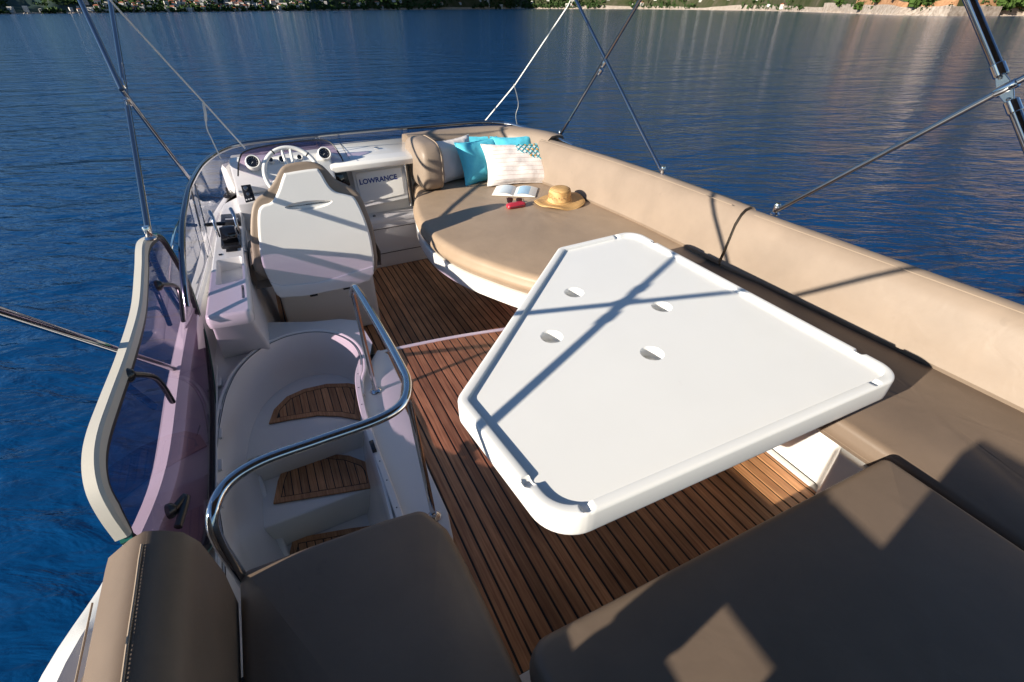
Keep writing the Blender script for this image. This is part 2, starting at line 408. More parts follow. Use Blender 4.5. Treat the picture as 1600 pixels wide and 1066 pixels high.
# ================================================================== THE WATER AND THE SHORE
sea = mesh_obj('sea', [(-9000, -9000, SEA), (9000, -9000, SEA), (9000, 9000, SEA), (-9000, 9000, SEA)], [(0, 1, 2, 3)], M['water']); tag(sea, kind='structure')

# shoreline as seen along the top of the picture: direction and distance
SH = [(-900, 40), (-500, 30), (-200, 24), (0, 22.5), (200, 20), (400, 18), (600, 16), (800, 14.2), (1000, 14.4), (1200, 17), (1300, 20), (1400, 24), (1480, 25.5), (1600, 25), (1800, 30), (2200, 60)]
def shore(px):
    for (a, ya), (b, yb) in zip(SH, SH[1:]):
        if px <= b: t = (px-a)/(b-a); return P(px, ya+(yb-ya)*t, SEA)
    return P(px, SH[-1][1], SEA)
def elev(px):   # tangent of the crest's elevation above the horizon
    pts = [(-900, .10), (-200, .10), (100, .09), (400, .12), (700, .22), (1000, .36), (1300, .46), (1600, .50), (2200, .45)]
    for (a, ya), (b, yb) in zip(pts, pts[1:]):
        if px <= b: t = (px-a)/(b-a); t = max(0, t); return ya+(yb-ya)*(t*t*(3-2*t))
    return .45
def terrain(px, t, smooth=False):
    s = shore(px); d = Vector((s.x, s.y, 0)); L = d.length; d.normalize()
    dist = L*(1+1.6*t); H = elev(px)*L*2.6
    prof = .02*min(1, t*40)+.98*(t**1.15)
    nz = noise.fractal(Vector((px*.006, t*5, 1.3)), 1, 2, 5)
    nz2 = noise.fractal(Vector((px*.03, t*14, 4.3)), 1, 2, 4)
    nz3 = noise.fractal(Vector((px*.016, t*2.2, 9.1)), 1, 2, 3)
    h = H*prof*(1+.30*nz+.38*nz3)+L*.012*nz2*min(1, t*12)+ (0 if t > 0 else -2)
    p = d*dist; p.z = SEA+max(h, -2)
    return p
cols = [-900+i*6 for i in range(int(3100/6)+1)]
tv = [0, .002, .004, .007, .011, .016, .023, .032, .045, .06, .08, .105, .135, .17, .21, .26, .32, .4, .5, .62, .78, 1.0]
v = [terrain(px, t) for px in cols for t in tv]; n = len(tv); f = []; mi = []
for i in range(len(cols)-1):
    for j in range(n-1):
        f.append((i*n+j, (i+1)*n+j, (i+1)*n+j+1, i*n+j+1)); px = cols[i]
        rocky = noise.noise(Vector((px*.02, j*.5, 0)))
        if j <= (1 if px < 1280 else 2): mi.append(2)
        elif px > 1330 and j < 12 and rocky > .1: mi.append(3)
        elif px > 1300 and j < 10 and rocky < -.22: mi.append(2)
        else: mi.append(0 if px < 520 else 1)
hills = mesh_obj('hills', v, f, [M['hillfar'], M['hill'], M['rock'], M['earth']], None, 60, mi); tag(hills, kind='structure')

# rocks along the waterline
g = G()
for i in range(2200):
    px = random.uniform(-60, 1660); s = shore(px); d = Vector((s.x, s.y, 0)); L = d.length; d.normalize()
    p = d*(L*(1+random.uniform(-.001, .006))); p.z = SEA
    r = L*.0016*random.uniform(.5, 1.4)*(1.5 if px > 1280 else 1)
    q = []
    for (a, b, c) in ((1, 0, 0), (0, 1, 0), (-1, 0, 0), (0, -1, 0), (0, 0, 1)):
        q.append(p+Vector((a*r*random.uniform(.7, 1.8), b*r*random.uniform(.7, 1.8), c*r*random.uniform(.5, 1.1)-.2)))
    g.add(q, [(0, 1, 4), (1, 2, 4), (2, 3, 4), (3, 0, 4)])
tag(g.build('shore_rocks', M['rock'], None, 10), 'pale limestone rocks lining the whole waterline of the far shore', 'rocks', kind='stuff')

# far woodland: clumps of crossed leaf faces
def clump(g, p, r, k=9, m=0):
    for _ in range(k):
        c = p+Vector((random.gauss(0, r*.45), random.gauss(0, r*.45), abs(random.gauss(r*.55, r*.35)))); s = r*random.uniform(.22, .5)
        a = Vector((random.gauss(0, 1), random.gauss(0, 1), random.gauss(0, 1))).normalized(); b = a.orthogonal().normalized(); c2 = a.cross(b)
        g.add([c+b*s, c+c2*s, c-b*s, c-c2*s], [(0, 1, 2, 3)], m)
g = G()
for i in range(5200):
    px = random.uniform(-60, 1680); t = .001+random.random()**2*.10
    if px > 1260 and t < .004: continue
    if noise.noise(Vector((px*.012, t*30, 8))) < -.15: continue
    p = terrain(px, t); r = p.length*.0042*random.uniform(.5, 1.3)*(.7 if px > 1260 else 1); clump(g, p, r, 9)
tag(g.build('woodland', M['leaf'], None, 10), 'dark green woodland covering the slopes behind the far shore', 'woodland', kind='stuff')

# houses of the town: small, one mesh each, shared data
def house_mesh(wd, dp, ht, flat=False):
    g = G(); x, y = wd/2, dp/2
    g.add([(-x, -y, -3), (x, -y, -3), (x, y, -3), (-x, y, -3), (-x, -y, ht), (x, -y, ht), (x, y, ht), (-x, y, ht)], [(0, 1, 5, 4), (1, 2, 6, 5), (2, 3, 7, 6), (3, 0, 4, 7), (4, 5, 6, 7)])
    if not flat:
        e = .6; g.add([(-x-e, -y-e, ht), (x+e, -y-e, ht), (x+e, y+e, ht), (-x-e, y+e, ht), (-x*.5, 0, ht+dp*.24), (x*.5, 0, ht+dp*.24)], [(0, 1, 5, 4), (1, 2, 5), (2, 3, 4, 5), (3, 0, 4), (3, 2, 1, 0)], 1)
    # window openings as dark recessed panes
    for fz in (1.2, 4.0):
        if fz+1.4 > ht: continue
        for k in range(3):
            cx = -x+wd*(k+.5)/3
            g.add([(cx-.5, -y-.03, fz), (cx+.5, -y-.03, fz), (cx+.5, -y-.03, fz+1.3), (cx-.5, -y-.03, fz+1.3)], [(0, 1, 2, 3)], 2)
    o = g.build('house', [M['whitepaint'], M['rooftile'], M['plastic']], None, 10)
    return o
protos = [house_mesh(11, 9, 6.5), house_mesh(15, 9, 6), house_mesh(9, 8, 8.5, True), house_mesh(20, 10, 6.5, True)]
spots = []
tries = 0
while len(spots) < 290 and tries < 9000:
    tries += 1
    px = random.gauss(320, 110) if random.random() < .9 else random.uniform(0, 1250)
    if not 0 < px < 1250: continue
    t = .002+random.random()*.075 if 90 < px < 560 else .001+random.random()*.015
    if px < 110 and t > .01: continue
    p = terrain(px, t); p.z += 1
    if any((p-q[0]).length < 8 for q in spots): continue
    spots.append((p, px, t))
used = set()
for p, px, t in spots:
    k = random.choice((0, 0, 1, 2, 2, 3)); pr = protos[k]
    if k in used: o = pr.copy(); COL.objects.link(o)
    else: o = pr; used.add(k)
    o.location = p; o.rotation_euler.z = math.atan2(-p.x, p.y)+random.uniform(-.5, .5)
    s = p.length/1500*random.uniform(.5, .95); o.scale = (s, s, s*1.05)
    kd = ('red roofed', 'long red roofed', 'tall flat roofed', 'long flat roofed')[k]
    if 90 < px < 560: tag(o, 'small white %s house in the hillside town across the bay' % kd, 'house', '%s houses of the far town' % kd)
    else: tag(o, 'small pale %s house near the waterline outside the far town' % kd, 'house', '%s houses along the far shore' % kd)
for k, pr in enumerate(protos):
    if k not in used: bpy.data.objects.remove(pr)

# near headland, right: quay wall, sheds, bushes
def at_shore(px, t=0, dz=0): p = terrain(px, t); p.z += dz; return p
qw = []
for px in range(1450, 1561, 10):
    q_ = shore(px); d = Vector((q_.x, q_.y, 0)); L = d.length; d.normalize(); qw.append((d*(L*.992), d))
hq = qw[0][0].length*.011; g = G(); qn = len(qw)
band([[Vector((p.x, p.y, SEA-1)) for p, d in qw], [Vector((p.x, p.y, SEA+hq)) for p, d in qw], [Vector((p.x+d.x*9, p.y+d.y*9, SEA+hq)) for p, d in qw]], g)
for p, d in (qw[0], qw[-1]):
    e = p+d*9; g.add([(p.x, p.y, SEA-1), (e.x, e.y, SEA-1), (e.x, e.y, SEA+hq), (p.x, p.y, SEA+hq)], [(0, 1, 2, 3)])
tag(g.build('quay_wall', M['rock'], None), 'long pale concrete quay wall at the foot of the right headland', 'wall')
for i, (px, t, wd, lab) in enumerate(((1462, .012, 9, 'small grey shed with a flat roof above the left end of the quay wall'), (1480, .016, 14, 'low pale blue building set behind the middle of the quay wall'))):
    o = house_mesh(wd, 5, 3.4, True); p = at_shore(px, t, 2); o.location = p; o.rotation_euler.z = math.atan2(-p.x, p.y); o.scale = (p.length/900,)*3
    o.name = ('shed', 'bungalow')[i]; tag(o, lab, ('shed', 'building')[i])
    if i: o.data.materials[0] = simple('pale_blue_paint', (.5, .66, .66), .8)
bl = [(1310, .006, 1.1), (1342, .004, .8), (1365, .010, 1.3), (1392, .012, 1.0), (1425, .008, 1.5), (1444, .010, 1.2), (1500, .03, .9), (1560, .006, 1.4), (1580, .010, 1.2), (1596, .008, 1.3)]
bush_words = ('leftmost dark bush of the right headland close to the waterline', 'small low bush second from the left on the right headland', 'broad bush above the pale rocks left of the quay wall', 'bush higher up the slope between the broad bush and the quay wall', 'largest rounded bush just left of the quay wall', 'bush directly above the left end of the quay wall near the shed', 'small bush high above the middle of the quay wall', 'large bush at the right end of the quay wall', 'bush right of the thick chrome strut on the headland', 'rightmost bush of the headland cut by the picture edge')
for i, (px, t, s) in enumerate(bl):
    g = G(); p = terrain(px, t); r = p.length*.011*s; th_ = thing('bush', p, bush_words[i], 'bush', 'bushes on the right headland')
    for c in range(5): clump(g, p+Vector((random.uniform(-1, 1)*r*.6, random.uniform(-1, 1)*r*.4, 0)), r*.6, 60)
    g.build('crown', M['leafbush'], th_, 10)
    tube([p-Vector((0, 0, r*.2)), p+Vector((0, 0, r*.6))], [r*.06, r*.03], 6).build('trunk', M['earth'], th_)

# ================================================================== THE DECKS
X_BOX = 1.885
aft_region = [(.352, .60), (X_BOX-.026, .60), (X_BOX-.026, 2.0), (1.78, 2.18), (1.55, 2.34), (1.30, 2.44), (1.0, 2.505), (.75, 2.545), (.50, 2.57), (.40, 2.57)]
lip = P(625, 618, 0); pan = [P(602, 545, 0), P(628, 600, 0), P(625, 625, 0), P(645, 660, 0), P(668, 730, 0), P(700, 800, 0), P(705, 845, 0)]
region = [(p.x, p.y) for p in pan[::-1]]
aft_poly = [(.30, .60), (X_BOX-.026, .60), (X_BOX-.026, 2.0), (1.78, 2.18), (1.55, 2.34), (1.30, 2.44), (1.0, 2.505), (.75, 2.545), (.50, 2.57)]+[(p.x, p.y) for p in pan]
base = prism([(-.70, -1.2), (2.75, -1.2), (2.75, 2.2), (1.9, 2.12), (1.78, 2.20), (1.55, 2.36), (1.30, 2.46), (1.0, 2.525), (.75, 2.565), (.30, 2.60), (.30, 1.0), (-.7, 1.0)], -.05, -.0035, 0, 1).build('deck', M['caulk']); tag(base, kind='structure')
planks(base, aft_poly, 0, x0=.339)
# margin plank end and aft sill
g = G(); box(g, .30, 1.95, .52, .595, -.02, .012, .004); g.build('sill', M['gel2'], base)
prism([(X_BOX-.025, .60), (X_BOX+.01, .60), (X_BOX+.01, 2.03), (X_BOX-.025, 2.03)], -.02, .003, .002, 1).build('margin', M['gel2'], base)
# white nosing of the step down to the helm deck and its riser
arc = catmull([(X_BOX, 2.06, 0), (1.80, 2.185, 0), (1.56, 2.35, 0), (1.31, 2.452, 0), (1.0, 2.518, 0), (.75, 2.558, 0), (.50, 2.584, 0), (.36, 2.592, 0)], 6)
g = sweep([(p.x, p.y) for p in arc], [(-.013, -.01), (-.013, .003), (-.008, .006), (.010, .006), (.014, .002), (.014, -.27), (-.002, -.27), (-.002, -.01)], endround=0)
g.build('nosing', M['gel'], base)
low = prism([(-.75, 1.9), (2.75, 1.9), (2.75, 5.1), (-.75, 5.1)], -.34, -.2835, 0, 1)
# helm deck sheet leaves the stairwell open
low = prism([(.30, 2.3), (2.75, 2.0), (2.75, 5.1), (-.75, 5.1), (-.75, 2.95), (.30, 2.95)], -.34, -.2835, 0, 1).build('helm_deck', M['caulk']); tag(low, kind='structure')
planks(low, [(-.30, 2.97), (.31, 2.97), (.34, 2.62), (1.3, 2.45), (1.95, 2.2), (1.95, 4.33), (.6, 4.42), (-.30, 4.42)], -.28, x0=.339+.02)

# ================================================================== THE COAMING (hull of the flybridge)
PORT = [(-.62, -1.0), (-.62, .5), (-.62, 1.8), (-.61, 2.6), (-.56, 3.3), (-.50, 3.9), (-.40, 4.45), (-.27, 4.8)]
STB = [(2.66, -1.0), (2.66, .5), (2.62, 1.6), (2.56, 2.6), (2.48, 3.5), (2.36, 4.2), (2.15, 4.72), (1.9, 4.95)]
FRONT = [(-.27, 4.8), (.1, 4.98), (.55, 5.06), (1.1, 5.09), (1.6, 5.06), (1.9, 4.95)]
hull = thing('hull_side', (1, 2, 0), 'white moulded gelcoat upper hull around the open top deck', 'hull')
# port side: inner wall, cap, outer skin (higher and wider towards the stern)
pp = catmull([(-.66, -1.0, .32), (-.66, .3, .32), (-.66, .8, .28), (-.62, 1.2, .15), (-.60, 1.7, .03), (-.60, 2.4, 0), (-.57, 3.1, 0), (-.52, 3.7, 0), (-.43, 4.35, .08), (-.30, 4.74, .15)], 6)
sec = [(.03, .0), (.03, .29), (.02, .32), (-.02, .335), (-.07, .32), (-.10, .27), (-.12, .2), (-.10, .05), (-.02, -.9), (.02, -.9)]
sweep(pp, sec, endround=0).build('side_skin', M['gel'], hull)
ss = [(p.x, p.y) for p in catmull([(x, y, 0) for x, y in STB], 6)]
sec = [(-.03, -.1), (-.03, .66), (-.01, .72), (.03, .725), (.07, .70), (.16, .50), (.17, .44), (.06, -.9), (-.02, -.9)]
sweep(ss, sec, endround=0).build('side_skin', M['gel'], hull)
# front skin under the windscreen and the lower superstructure
fr = catmull([(-.30, 4.74, 0), (-.1, 4.88, 0), (.5, 5.0, 0), (1.1, 5.03, 0), (1.7, 5.0, 0), (2.0, 4.9, 0), (2.15, 4.72, 0)], 6)
sweep(fr[::-1], [(.03, -.2), (.03, .70), (.0, .735), (-.03, .70), (-.12, .2), (-.25, -.9), (.0, -.9)], endround=0).build('front_skin', M['gel'], hull)

def holed(outer, holes, mp, g, m=0):
    """flat face with openings; mp maps a 2-D point to 3-D"""
    loops = [[Vector((p[0], p[1], 0)) for p in outer]]+[[Vector((p[0], p[1], 0)) for p in h] for h in holes]
    tris = tessellate_polygon(loops); v = [mp(p.x, p.y) for l in loops for p in l]
    return g.add(v, tris, m)
def bowl(h, mp, depth, taper, g, seg=4, m=0, round_=.004):
    rings = []; h = ccw(h)
    rings.append([mp(p.x, p.y, 0) for p in h])
    rings.append([mp(p.x, p.y, -round_) for p in offset(h, round_*.6)])
    rings.append([mp(p.x, p.y, -depth+taper*.5) for p in offset(h, taper*.6)])
    rings.append([mp(p.x, p.y, -depth) for p in offset(h, taper*1.5)])
    return rings_mesh(rings, False, True, g, m)
def ell(cx, cy, rx, ry, n=28, rot=0):
    return [Vector((cx+math.cos(2*math.pi*k/n)*rx*math.cos(rot)-math.sin(2*math.pi*k/n)*ry*math.sin(rot), cy+math.cos(2*math.pi*k/n)*rx*math.sin(rot)+math.sin(2*math.pi*k/n)*ry*math.cos(rot))) for k in range(n)]
def screw(p, parent, n=(0, 0, 1), r=.006):
    return lathe([(r, 0), (r, .0015), (r*.7, .003)], p, n, 10).build('screw', M['screw'], parent)

# ================================================================== THE STAIRWELL
st = thing('stairwell', (-.12, 2.0, 0), 'white moulded stairwell with teak treads leading down beside the chrome handrail', 'stairs')
zr = .09
rimpx = [(346, 870), (338, 800), (334, 740), (336, 690), (342, 650), (352, 612), (372, 575), (405, 545), (445, 526), (485, 518), (520, 520), (548, 532), (563, 550), (567, 575)]
rim3 = [P(x, y, zr) for x, y in rimpx]
rim3 += [P(562, 600, .06), P(570, 650, .05), P(588, 710, .05), P(606, 770, .05), P(622, 830, .05)]
rim3 = [Vector((rim3[0].x+.0, .9, zr))]+rim3+[Vector((rim3[-1].x+.0, .9, .05))]
rimc = catmull(rim3, 5)
def inward(path, d, dz=0):
    out = []
    for i, p in enumerate(path):
        t = path[min(i+1, len(path)-1)]-path[max(i-1, 0)]; t.z = 0; t.normalize(); out.append(p+Vector((t.y, -t.x, 0))*d+Vector((0, 0, dz)))
    return out
g = G(); lev = []
for d, dz in ((0, -.03), (0, -.006), (.004, 0), (.014, 0), (.018, -.008), (.028, -.20), (.045, -.40), (.09, -.62), (.13, -.72)): lev.append(inward(rimc, d, dz))
for zb in (-1.15, -1.9):
    lev.append([Vector((p.x, p.y, zb)) for p in inward(rimc, .14, 0)])
band(lev, g); g.build('well_wall', M['gel'], st, 50)
# raised coaming rim round the opening
g = tube(inward(rimc[:78], -.012, -.004), .011, 10); g.build('rim', M['gel'], st)
g = tube(inward(rimc[:70], .013, .003), .0016, 6); g.build('seam', M['rubber'], st)
# floor moulding outside the rim, port side, between the helm console foot and the hatch
fl = [P(328, 560, .05), P(332, 640, .05), P(330, 720, .05), P(328, 880, .05)]
lev = [[Vector((-.60, p.y, .10+.0*p.y)) for p in rimc[:70]], [Vector((-.575, p.y, .07)) for p in rimc[:70]], inward(rimc[:70], -.02, -.012), inward(rimc[:70], .0, -.012)]
lev[0] = [Vector((min(-.60, p.x-.05), p.y, .10)) for p in rimc[:70]]
g = G()
out = [(-.60, .9), (-.60, 3.15), (-.40, 3.25), (.02, 3.05), (.2, 3.0), (.31, 2.92), (.33, 2.62)]
ring = [(p.x, p.y) for p in inward(rimc[:72], -.02)]
poly = [Vector(p) for p in out]+[Vector(p) for p in ring[::-1]]
holed(poly, [], lambda x, y: Vector((x, y, zr-.022)), g)
rr = [Vector((x, y, zr-.022)) for x, y in out[1:]]; band([rr, [p-Vector((0, 0, .4)) for p in rr]], g)
g.build('side_floor', M['gel2'], st)
# the white tongue between stairwell and teak
tongue = [P(562, 596, .03), P(572, 575, .03), P(590, 545, .03), P(606, 552, .03), P(628, 598, .03), P(626, 622, .03), P(645, 660, .03), P(668, 730, .03), P(700, 800, .03), P(708, 838, .03), P(704, 850, .03), P(690, 835, .03), P(676, 860, .03), P(628, 860, .03), P(606, 770, .03), P(588, 710, .03), P(571, 650, .03)]
tongue = [(p.x, p.y) for p in tongue]
prism(rounded(tongue, .012, 3), -.01, .028, .006, 3).build('tongue', M['gel'], st)
# groove with fastenings along the inner lip
lipc = catmull([P(566, 560, .075), P(559, 590, .07), P(567, 640, .062), P(586, 700, .062), P(608, 760, .062), P(640, 850, .062)], 8)
g = sweep(lipc, [(-.016, -.05), (-.016, 0), (-.012, .004), (.012, .004), (.016, 0), (.016, -.05)], endround=.0)
g.build('lip', M['gel'], st)
for p in lipc[3::4]: screw(p+Vector((0, 0, .004)), st, r=.0035)
for p in rimc[12:62:5]:
    screw(p+Vector((-.035 if p.x < -.3 else -.02, .0 if p.x < -.3 else .02, -.019)), st, r=.004)
g = G(); box(g, -.006, .014, -.035, .035, 0, .02, .003); b_ = g.build('latch', M['plastic'], st); b_.location = lipc[24]+Vector((-.012, 0, .004))-st.location*0; 
b_.matrix_parent_inverse = Matrix.Translation(-Vector(st.location))
# steps: each a white step block with a teak tread made of slats in a border
def step(z, outline_px, zdown, yaft):
    pts = [P(x, y, z) for x, y in outline_px]; poly = ccw([(p.x, p.y) for p in pts])
    xs = [p.x for p in poly]
    # block
    yb = max(p.y for p in poly); ya = yaft
    g = G(); blk = [(-.60, ya), (.30, ya+.02), (.30, 3.1), (-.60, 3.1)]
    prism(blk, zdown-.02, z-.012, .012, 3, g); g.build('step_block', M['gel'], st)
    cb = prism(offset(poly, .002), z-.0115, z-.001, .001, 1).build('tread', M['caulk'], st)
    inner = offset(poly, .034)
    # border pieces
    n = len(poly); loops = []
    k0 = 0; segs = []; acc = []
    corners = [0]
    for i in range(n):
        a, b = poly[i], poly[(i+1) % n]; c, d = inner[i], inner[(i+1) % n]; acc.append((a, b, c, d))
    # group by direction change
    groups = [[acc[0]]]
    for q in acc[1:]:
        d1 = (groups[-1][0][1]-groups[-1][0][0]); d2 = q[1]-q[0]
        if d1.length > 1e-5 and d2.length > 1e-5 and abs(d1.angle_signed(d2)) > .9: groups.append([q])
        else: groups[-1].append(q)
    for gr in groups:
        o1 = [gr[0][0]]+[q[1] for q in gr]; i1 = [gr[0][2]]+[q[3] for q in gr]
        L = sum((o1[k+1]-o1[k]).length for k in range(len(o1)-1))
        if L < .03: continue
        gg = G(); prism(o1+i1[::-1], z-.006, z+.0015, .0008, 1, gg, False); gg.build('border', M['teak'], cb)
    reg = offset(poly, .039)
    planks(cb, reg, z+.0005, pitch=.043, gap=.005, x0=min(xs)+.02, name='slat')
step(-.22, [(420, 662), (428, 640), (448, 620), (475, 608), (510, 600), (545, 599), (563, 603), (563, 656), (530, 650), (495, 649), (455, 655)], -.42, 2.26)
step(-.42, [(427, 787), (434, 752), (446, 722), (475, 713), (510, 709), (545, 712), (572, 722), (580, 732), (586, 761)], -.62, 1.93)
step(-.62, [(452, 905), (453, 862), (458, 842), (500, 834), (545, 826), (590, 820), (600, 870), (600, 900)], -.9, 1.55)
g = G(); box(g, -.9, .5, .3, 3.1, -1.32, -1.3, .002); g.build('lower_floor', M['gel2'], st)
# white inner fin on the port side of the well
fin = [PX(352, 640, -.46), PX(385, 700, -.40), PX(440, 840, -.36), PX(450, 880, -.34)]
g = tube([P(382, 690, -.30), P(405, 760, -.42), P(428, 830, -.55), P(445, 880, -.65)], [.02, .035, .04, .045], 14, flat=.7); g.build('handhold', M['gel'], st)

# ================================================================== THE HATCH (raised tinted companionway lid)
ht = thing('stair_hatch', (-.56, 2.0, .08), 'raised purple tinted acrylic stair hatch with a cream edge and black catches', 'hatch')
hn = Vector((1, 0, .075)).normalized(); h0 = Vector((-.548, 2, .09))
H_ = lambda x, y: PN(x, y, h0, hn)
outer_px = [(240, 367), (222, 378), (219, 420), (214, 480), (194, 550), (168, 620), (149, 675), (143, 720), (150, 765), (170, 805), (195, 840), (235, 860), (300, 868), (327, 850), (333, 780), (334, 700), (333, 620), (326, 560), (312, 500), (292, 440), (266, 392), (252, 372)]
zs = catmull([H_(x, y) for x, y in outer_px[:11]], 6)
rest = catmull([H_(x, y) for x, y in outer_px[10:]]+[H_(*outer_px[0])], 5)
n_ = len(zs); hcen = h0+Vector((0, -.1, .35)); lev = [[], [], [], [], []]; inner_free = []
for i, p in enumerate(zs):
    t = zs[min(i+1, n_-1)]-zs[max(0, i-1)]; t.normalize(); o = t.cross(hn).normalized()
    if (p+o*.01-hcen).length > (p-hcen).length: o = -o
    e = min(1, min(i, n_-1-i)/6); wd = .040*(.35+.65*e)
    for k, (a_, b_) in enumerate(((-.002, .006), (wd*.15, .014), (wd*.9, .014), (wd, .004), (-.002, -.022))): lev[k].append(p+o*a_+hn*b_)
    inner_free.append(p+o*wd*.9)
lev.append(lev[0])
hp = inner_free+rest[1:-1]
# local 2-D in the hatch plane
ou = Vector((0, 1, 0)); ov = hn.cross(ou)
to2 = lambda p: Vector(((p-h0).dot(ou), (p-h0).dot(ov)))
to3 = lambda x, y, h=0: h0+ou*x+ov*y+hn*h
q = ccw([to2(p) for p in hp])
# pane slightly domed outward
def domed(poly, dep, th, g):
    cx = sum(p.x for p in poly)/len(poly); cy = sum(p.y for p in poly)/len(poly)
    for h in (0, -th):
        rings = [[to3(cx+(p.x-cx)*t, cy+(p.y-cy)*t, h-dep*(1-t*t)) for p in poly] for t in (1, .9, .78, .62, .45, .25)]
        n = len(poly); rings_mesh(rings, False, False, g); g.add(rings[-1]+[to3(cx, cy, h-dep)], [(i, (i+1) % n, n) for i in range(n)])
    return g
g = G(); g.add([to3(p.x, p.y, 0) for p in q], [tuple(range(len(q)))])
pane = g.build('pane', M['tint'], ht)
def frame(a, b, h0_, h1, g, bev=.002):
    n = len(a); rings = [[to3(p.x, p.y, h0_) for p in a], [to3(p.x, p.y, h1) for p in a], [to3(p.x, p.y, h1) for p in b], [to3(p.x, p.y, h0_) for p in b]]
    rings.append(rings[0]); return rings_mesh(rings, False, False, g)
# the lid's skirt: wide cream edge, seen on the raised side
def part_of(poly, f): return [p for p in poly if f(p)]
def strip_frame(d0, d1, h0_, h1, name, mat): frame(offset(q, d0), offset(q, d1), h0_, h1, G()).build(name, mat, ht) if False else None
g = G(); frame(offset(q, -.002), offset(q, .018), -.012, .010, g); g.build('gasket', M['rubber'], ht)
g = G(); frame(offset(q, -.006), offset(q, .0), -.016, .013, g); g.build('edge_seal', M['green'], ht)
g = G(); band(lev, g); g.build('edge_trim', M['rim'], ht)
for (x0, y0, x1, y1, x2, y2) in ((244, 447, 262, 455, 276, 505), (196, 588, 222, 598, 256, 632), (262, 800, 268, 785, 262, 830)):
    a, b, c = H_(x0, y0)+hn*.02, H_(x1, y1)+hn*.045, H_(x2, y2)+hn*.03
    g = tube(catmull([a, b, c], 6), [.010]*7+[.010]*6, 10, flat=1.3); g.build('catch', M['plastic'], ht)
    lathe([(.026, 0), (.026, .012), (.018, .022), (.010, .028)], H_(x0, y0)+hn*.001, hn, 18).build('catch_boss', M['plastic'], ht)
# inboard hinge with its rail
hy = [p for p in (H_(333, 640), H_(333, 700), H_(331, 760), H_(329, 820))]
g = tube([Vector((-.535, 1.25, .092)), Vector((-.535, 2.75, .092))], .006, 8); g.build('hinge', M['gel2'], ht)
for k in range(6):
    y = 1.45+k*.22; g = G(); box(g, -.541, -.512, y, y+.07, .078, .094, .003); g.build('hinge_leaf', M['gel2'], ht)
# gas strut seen through the pane
g = tube([Vector((-.60, 1.25, .44)), Vector((-.575, 2.1, .20))], .008, 8); g.build('gas_strut', M['chrome'], ht)

# ================================================================== PORT AFT SEAT, AFT BENCH, STARBOARD BENCH, SUN LOUNGE
def seat_piping(poly, z, parent, name='piping', r=.0022): tube([(p.x, p.y, z) for p in dense(poly, .05)], r, 6, closed=True).build(name, M['piping'], parent)
pa = thing('corner_seat', (-.1, .6, 0), 'taupe padded seat in the near left corner beside the stairwell', 'seat')
pp_ = [P(355, 910, .44), P(376, 897, .44), P(640, 803, .44), P(690, 812, .44), P(722, 870, .44), P(770, 955, .44), P(815, 1045, .44)]
poly = [(-.38, -.6), (.252, -.6), (.25, .44), (.243, .80), (.232, .93), (.185, 1.035), (.06, 1.05), (-.15, 1.06), (-.37, 1.065)]
poly = rounded(poly, [.02, .02, .2, .2, .05, .05, .1, .1, .03], 5)
cushion(poly, .30, .44, .03, .02).build('seat_cushion', M['vinyl'], pa)
seat_piping(offset(ccw(poly), -.003), .325, pa)
prism(offset(ccw(poly), .02), .02, .296, .01, 2).build('seat_base', M['gel2'], pa)
# its backrest: long bolster with a raised centre seam
bsec = [(.075, .40), (.085, .55), (.075, .70), (.055, .755), (.02, .785), (-.008, .80), (-.04, .79), (-.095, .755), (-.115, .72), (-.12, .60), (-.115, .40)]
bs = []
for i in range(len(bsec)):
    bs.append(bsec[i])
bp_ = [(-.455, -.8), (-.45, .2), (-.445, .6), (-.445, .985)]
g = sweep(dense([(-.455, -.8), (-.44, 1.0)], .08)[:24] if False else [(-.455, -.8+.1*k) for k in range(18)]+[(-.455, .985)], bs, endround=.03, es=.10); g.build('backrest', M['vinyl'], pa, 75)
tube([(-.463, -.8+.05*k, .8015+.0008*math.sin(k*1.7)) for k in range(35)]+[(-.463, .945, .8005)], .0032, 8).build('seam_welt', M['piping'], pa)
tube([(-.579, -.8+.05*k, .725) for k in range(35)], .0022, 6).build('edge_welt', M['piping'], pa)
g = G()
for k in range(150): y = -.3+k*.0085; g.add([(-.456, y, .8022), (-.4535, y, .8020), (-.4535, y+.004, .8020), (-.456, y+.004, .8022)], [(0, 1, 2, 3)])
g.build('stitching', M['vinyl'], pa)

ab = thing('aft_bench', (1.0, 0, 0), 'broad taupe bench cushion across the near right, mostly in shadow', 'bench')
c1, c2 = P(1395, 706, .47), P(822, 1018, .47)
poly = rounded([(.285, -.7), (1.745, -.7), (1.745, .47), (.285, .50)], [.02, .02, .03, .06], 5)
cushion(poly, .33, .475, .03, .02).build('seat_cushion', M['vinyl'], ab); seat_piping(offset(ccw(poly), -.003), .355, ab)
prism([(.33, -.7), (1.74, -.7), (1.74, .43), (.33, .45)], .02, .326, .01, 2).build('seat_base', M['gel'], ab)

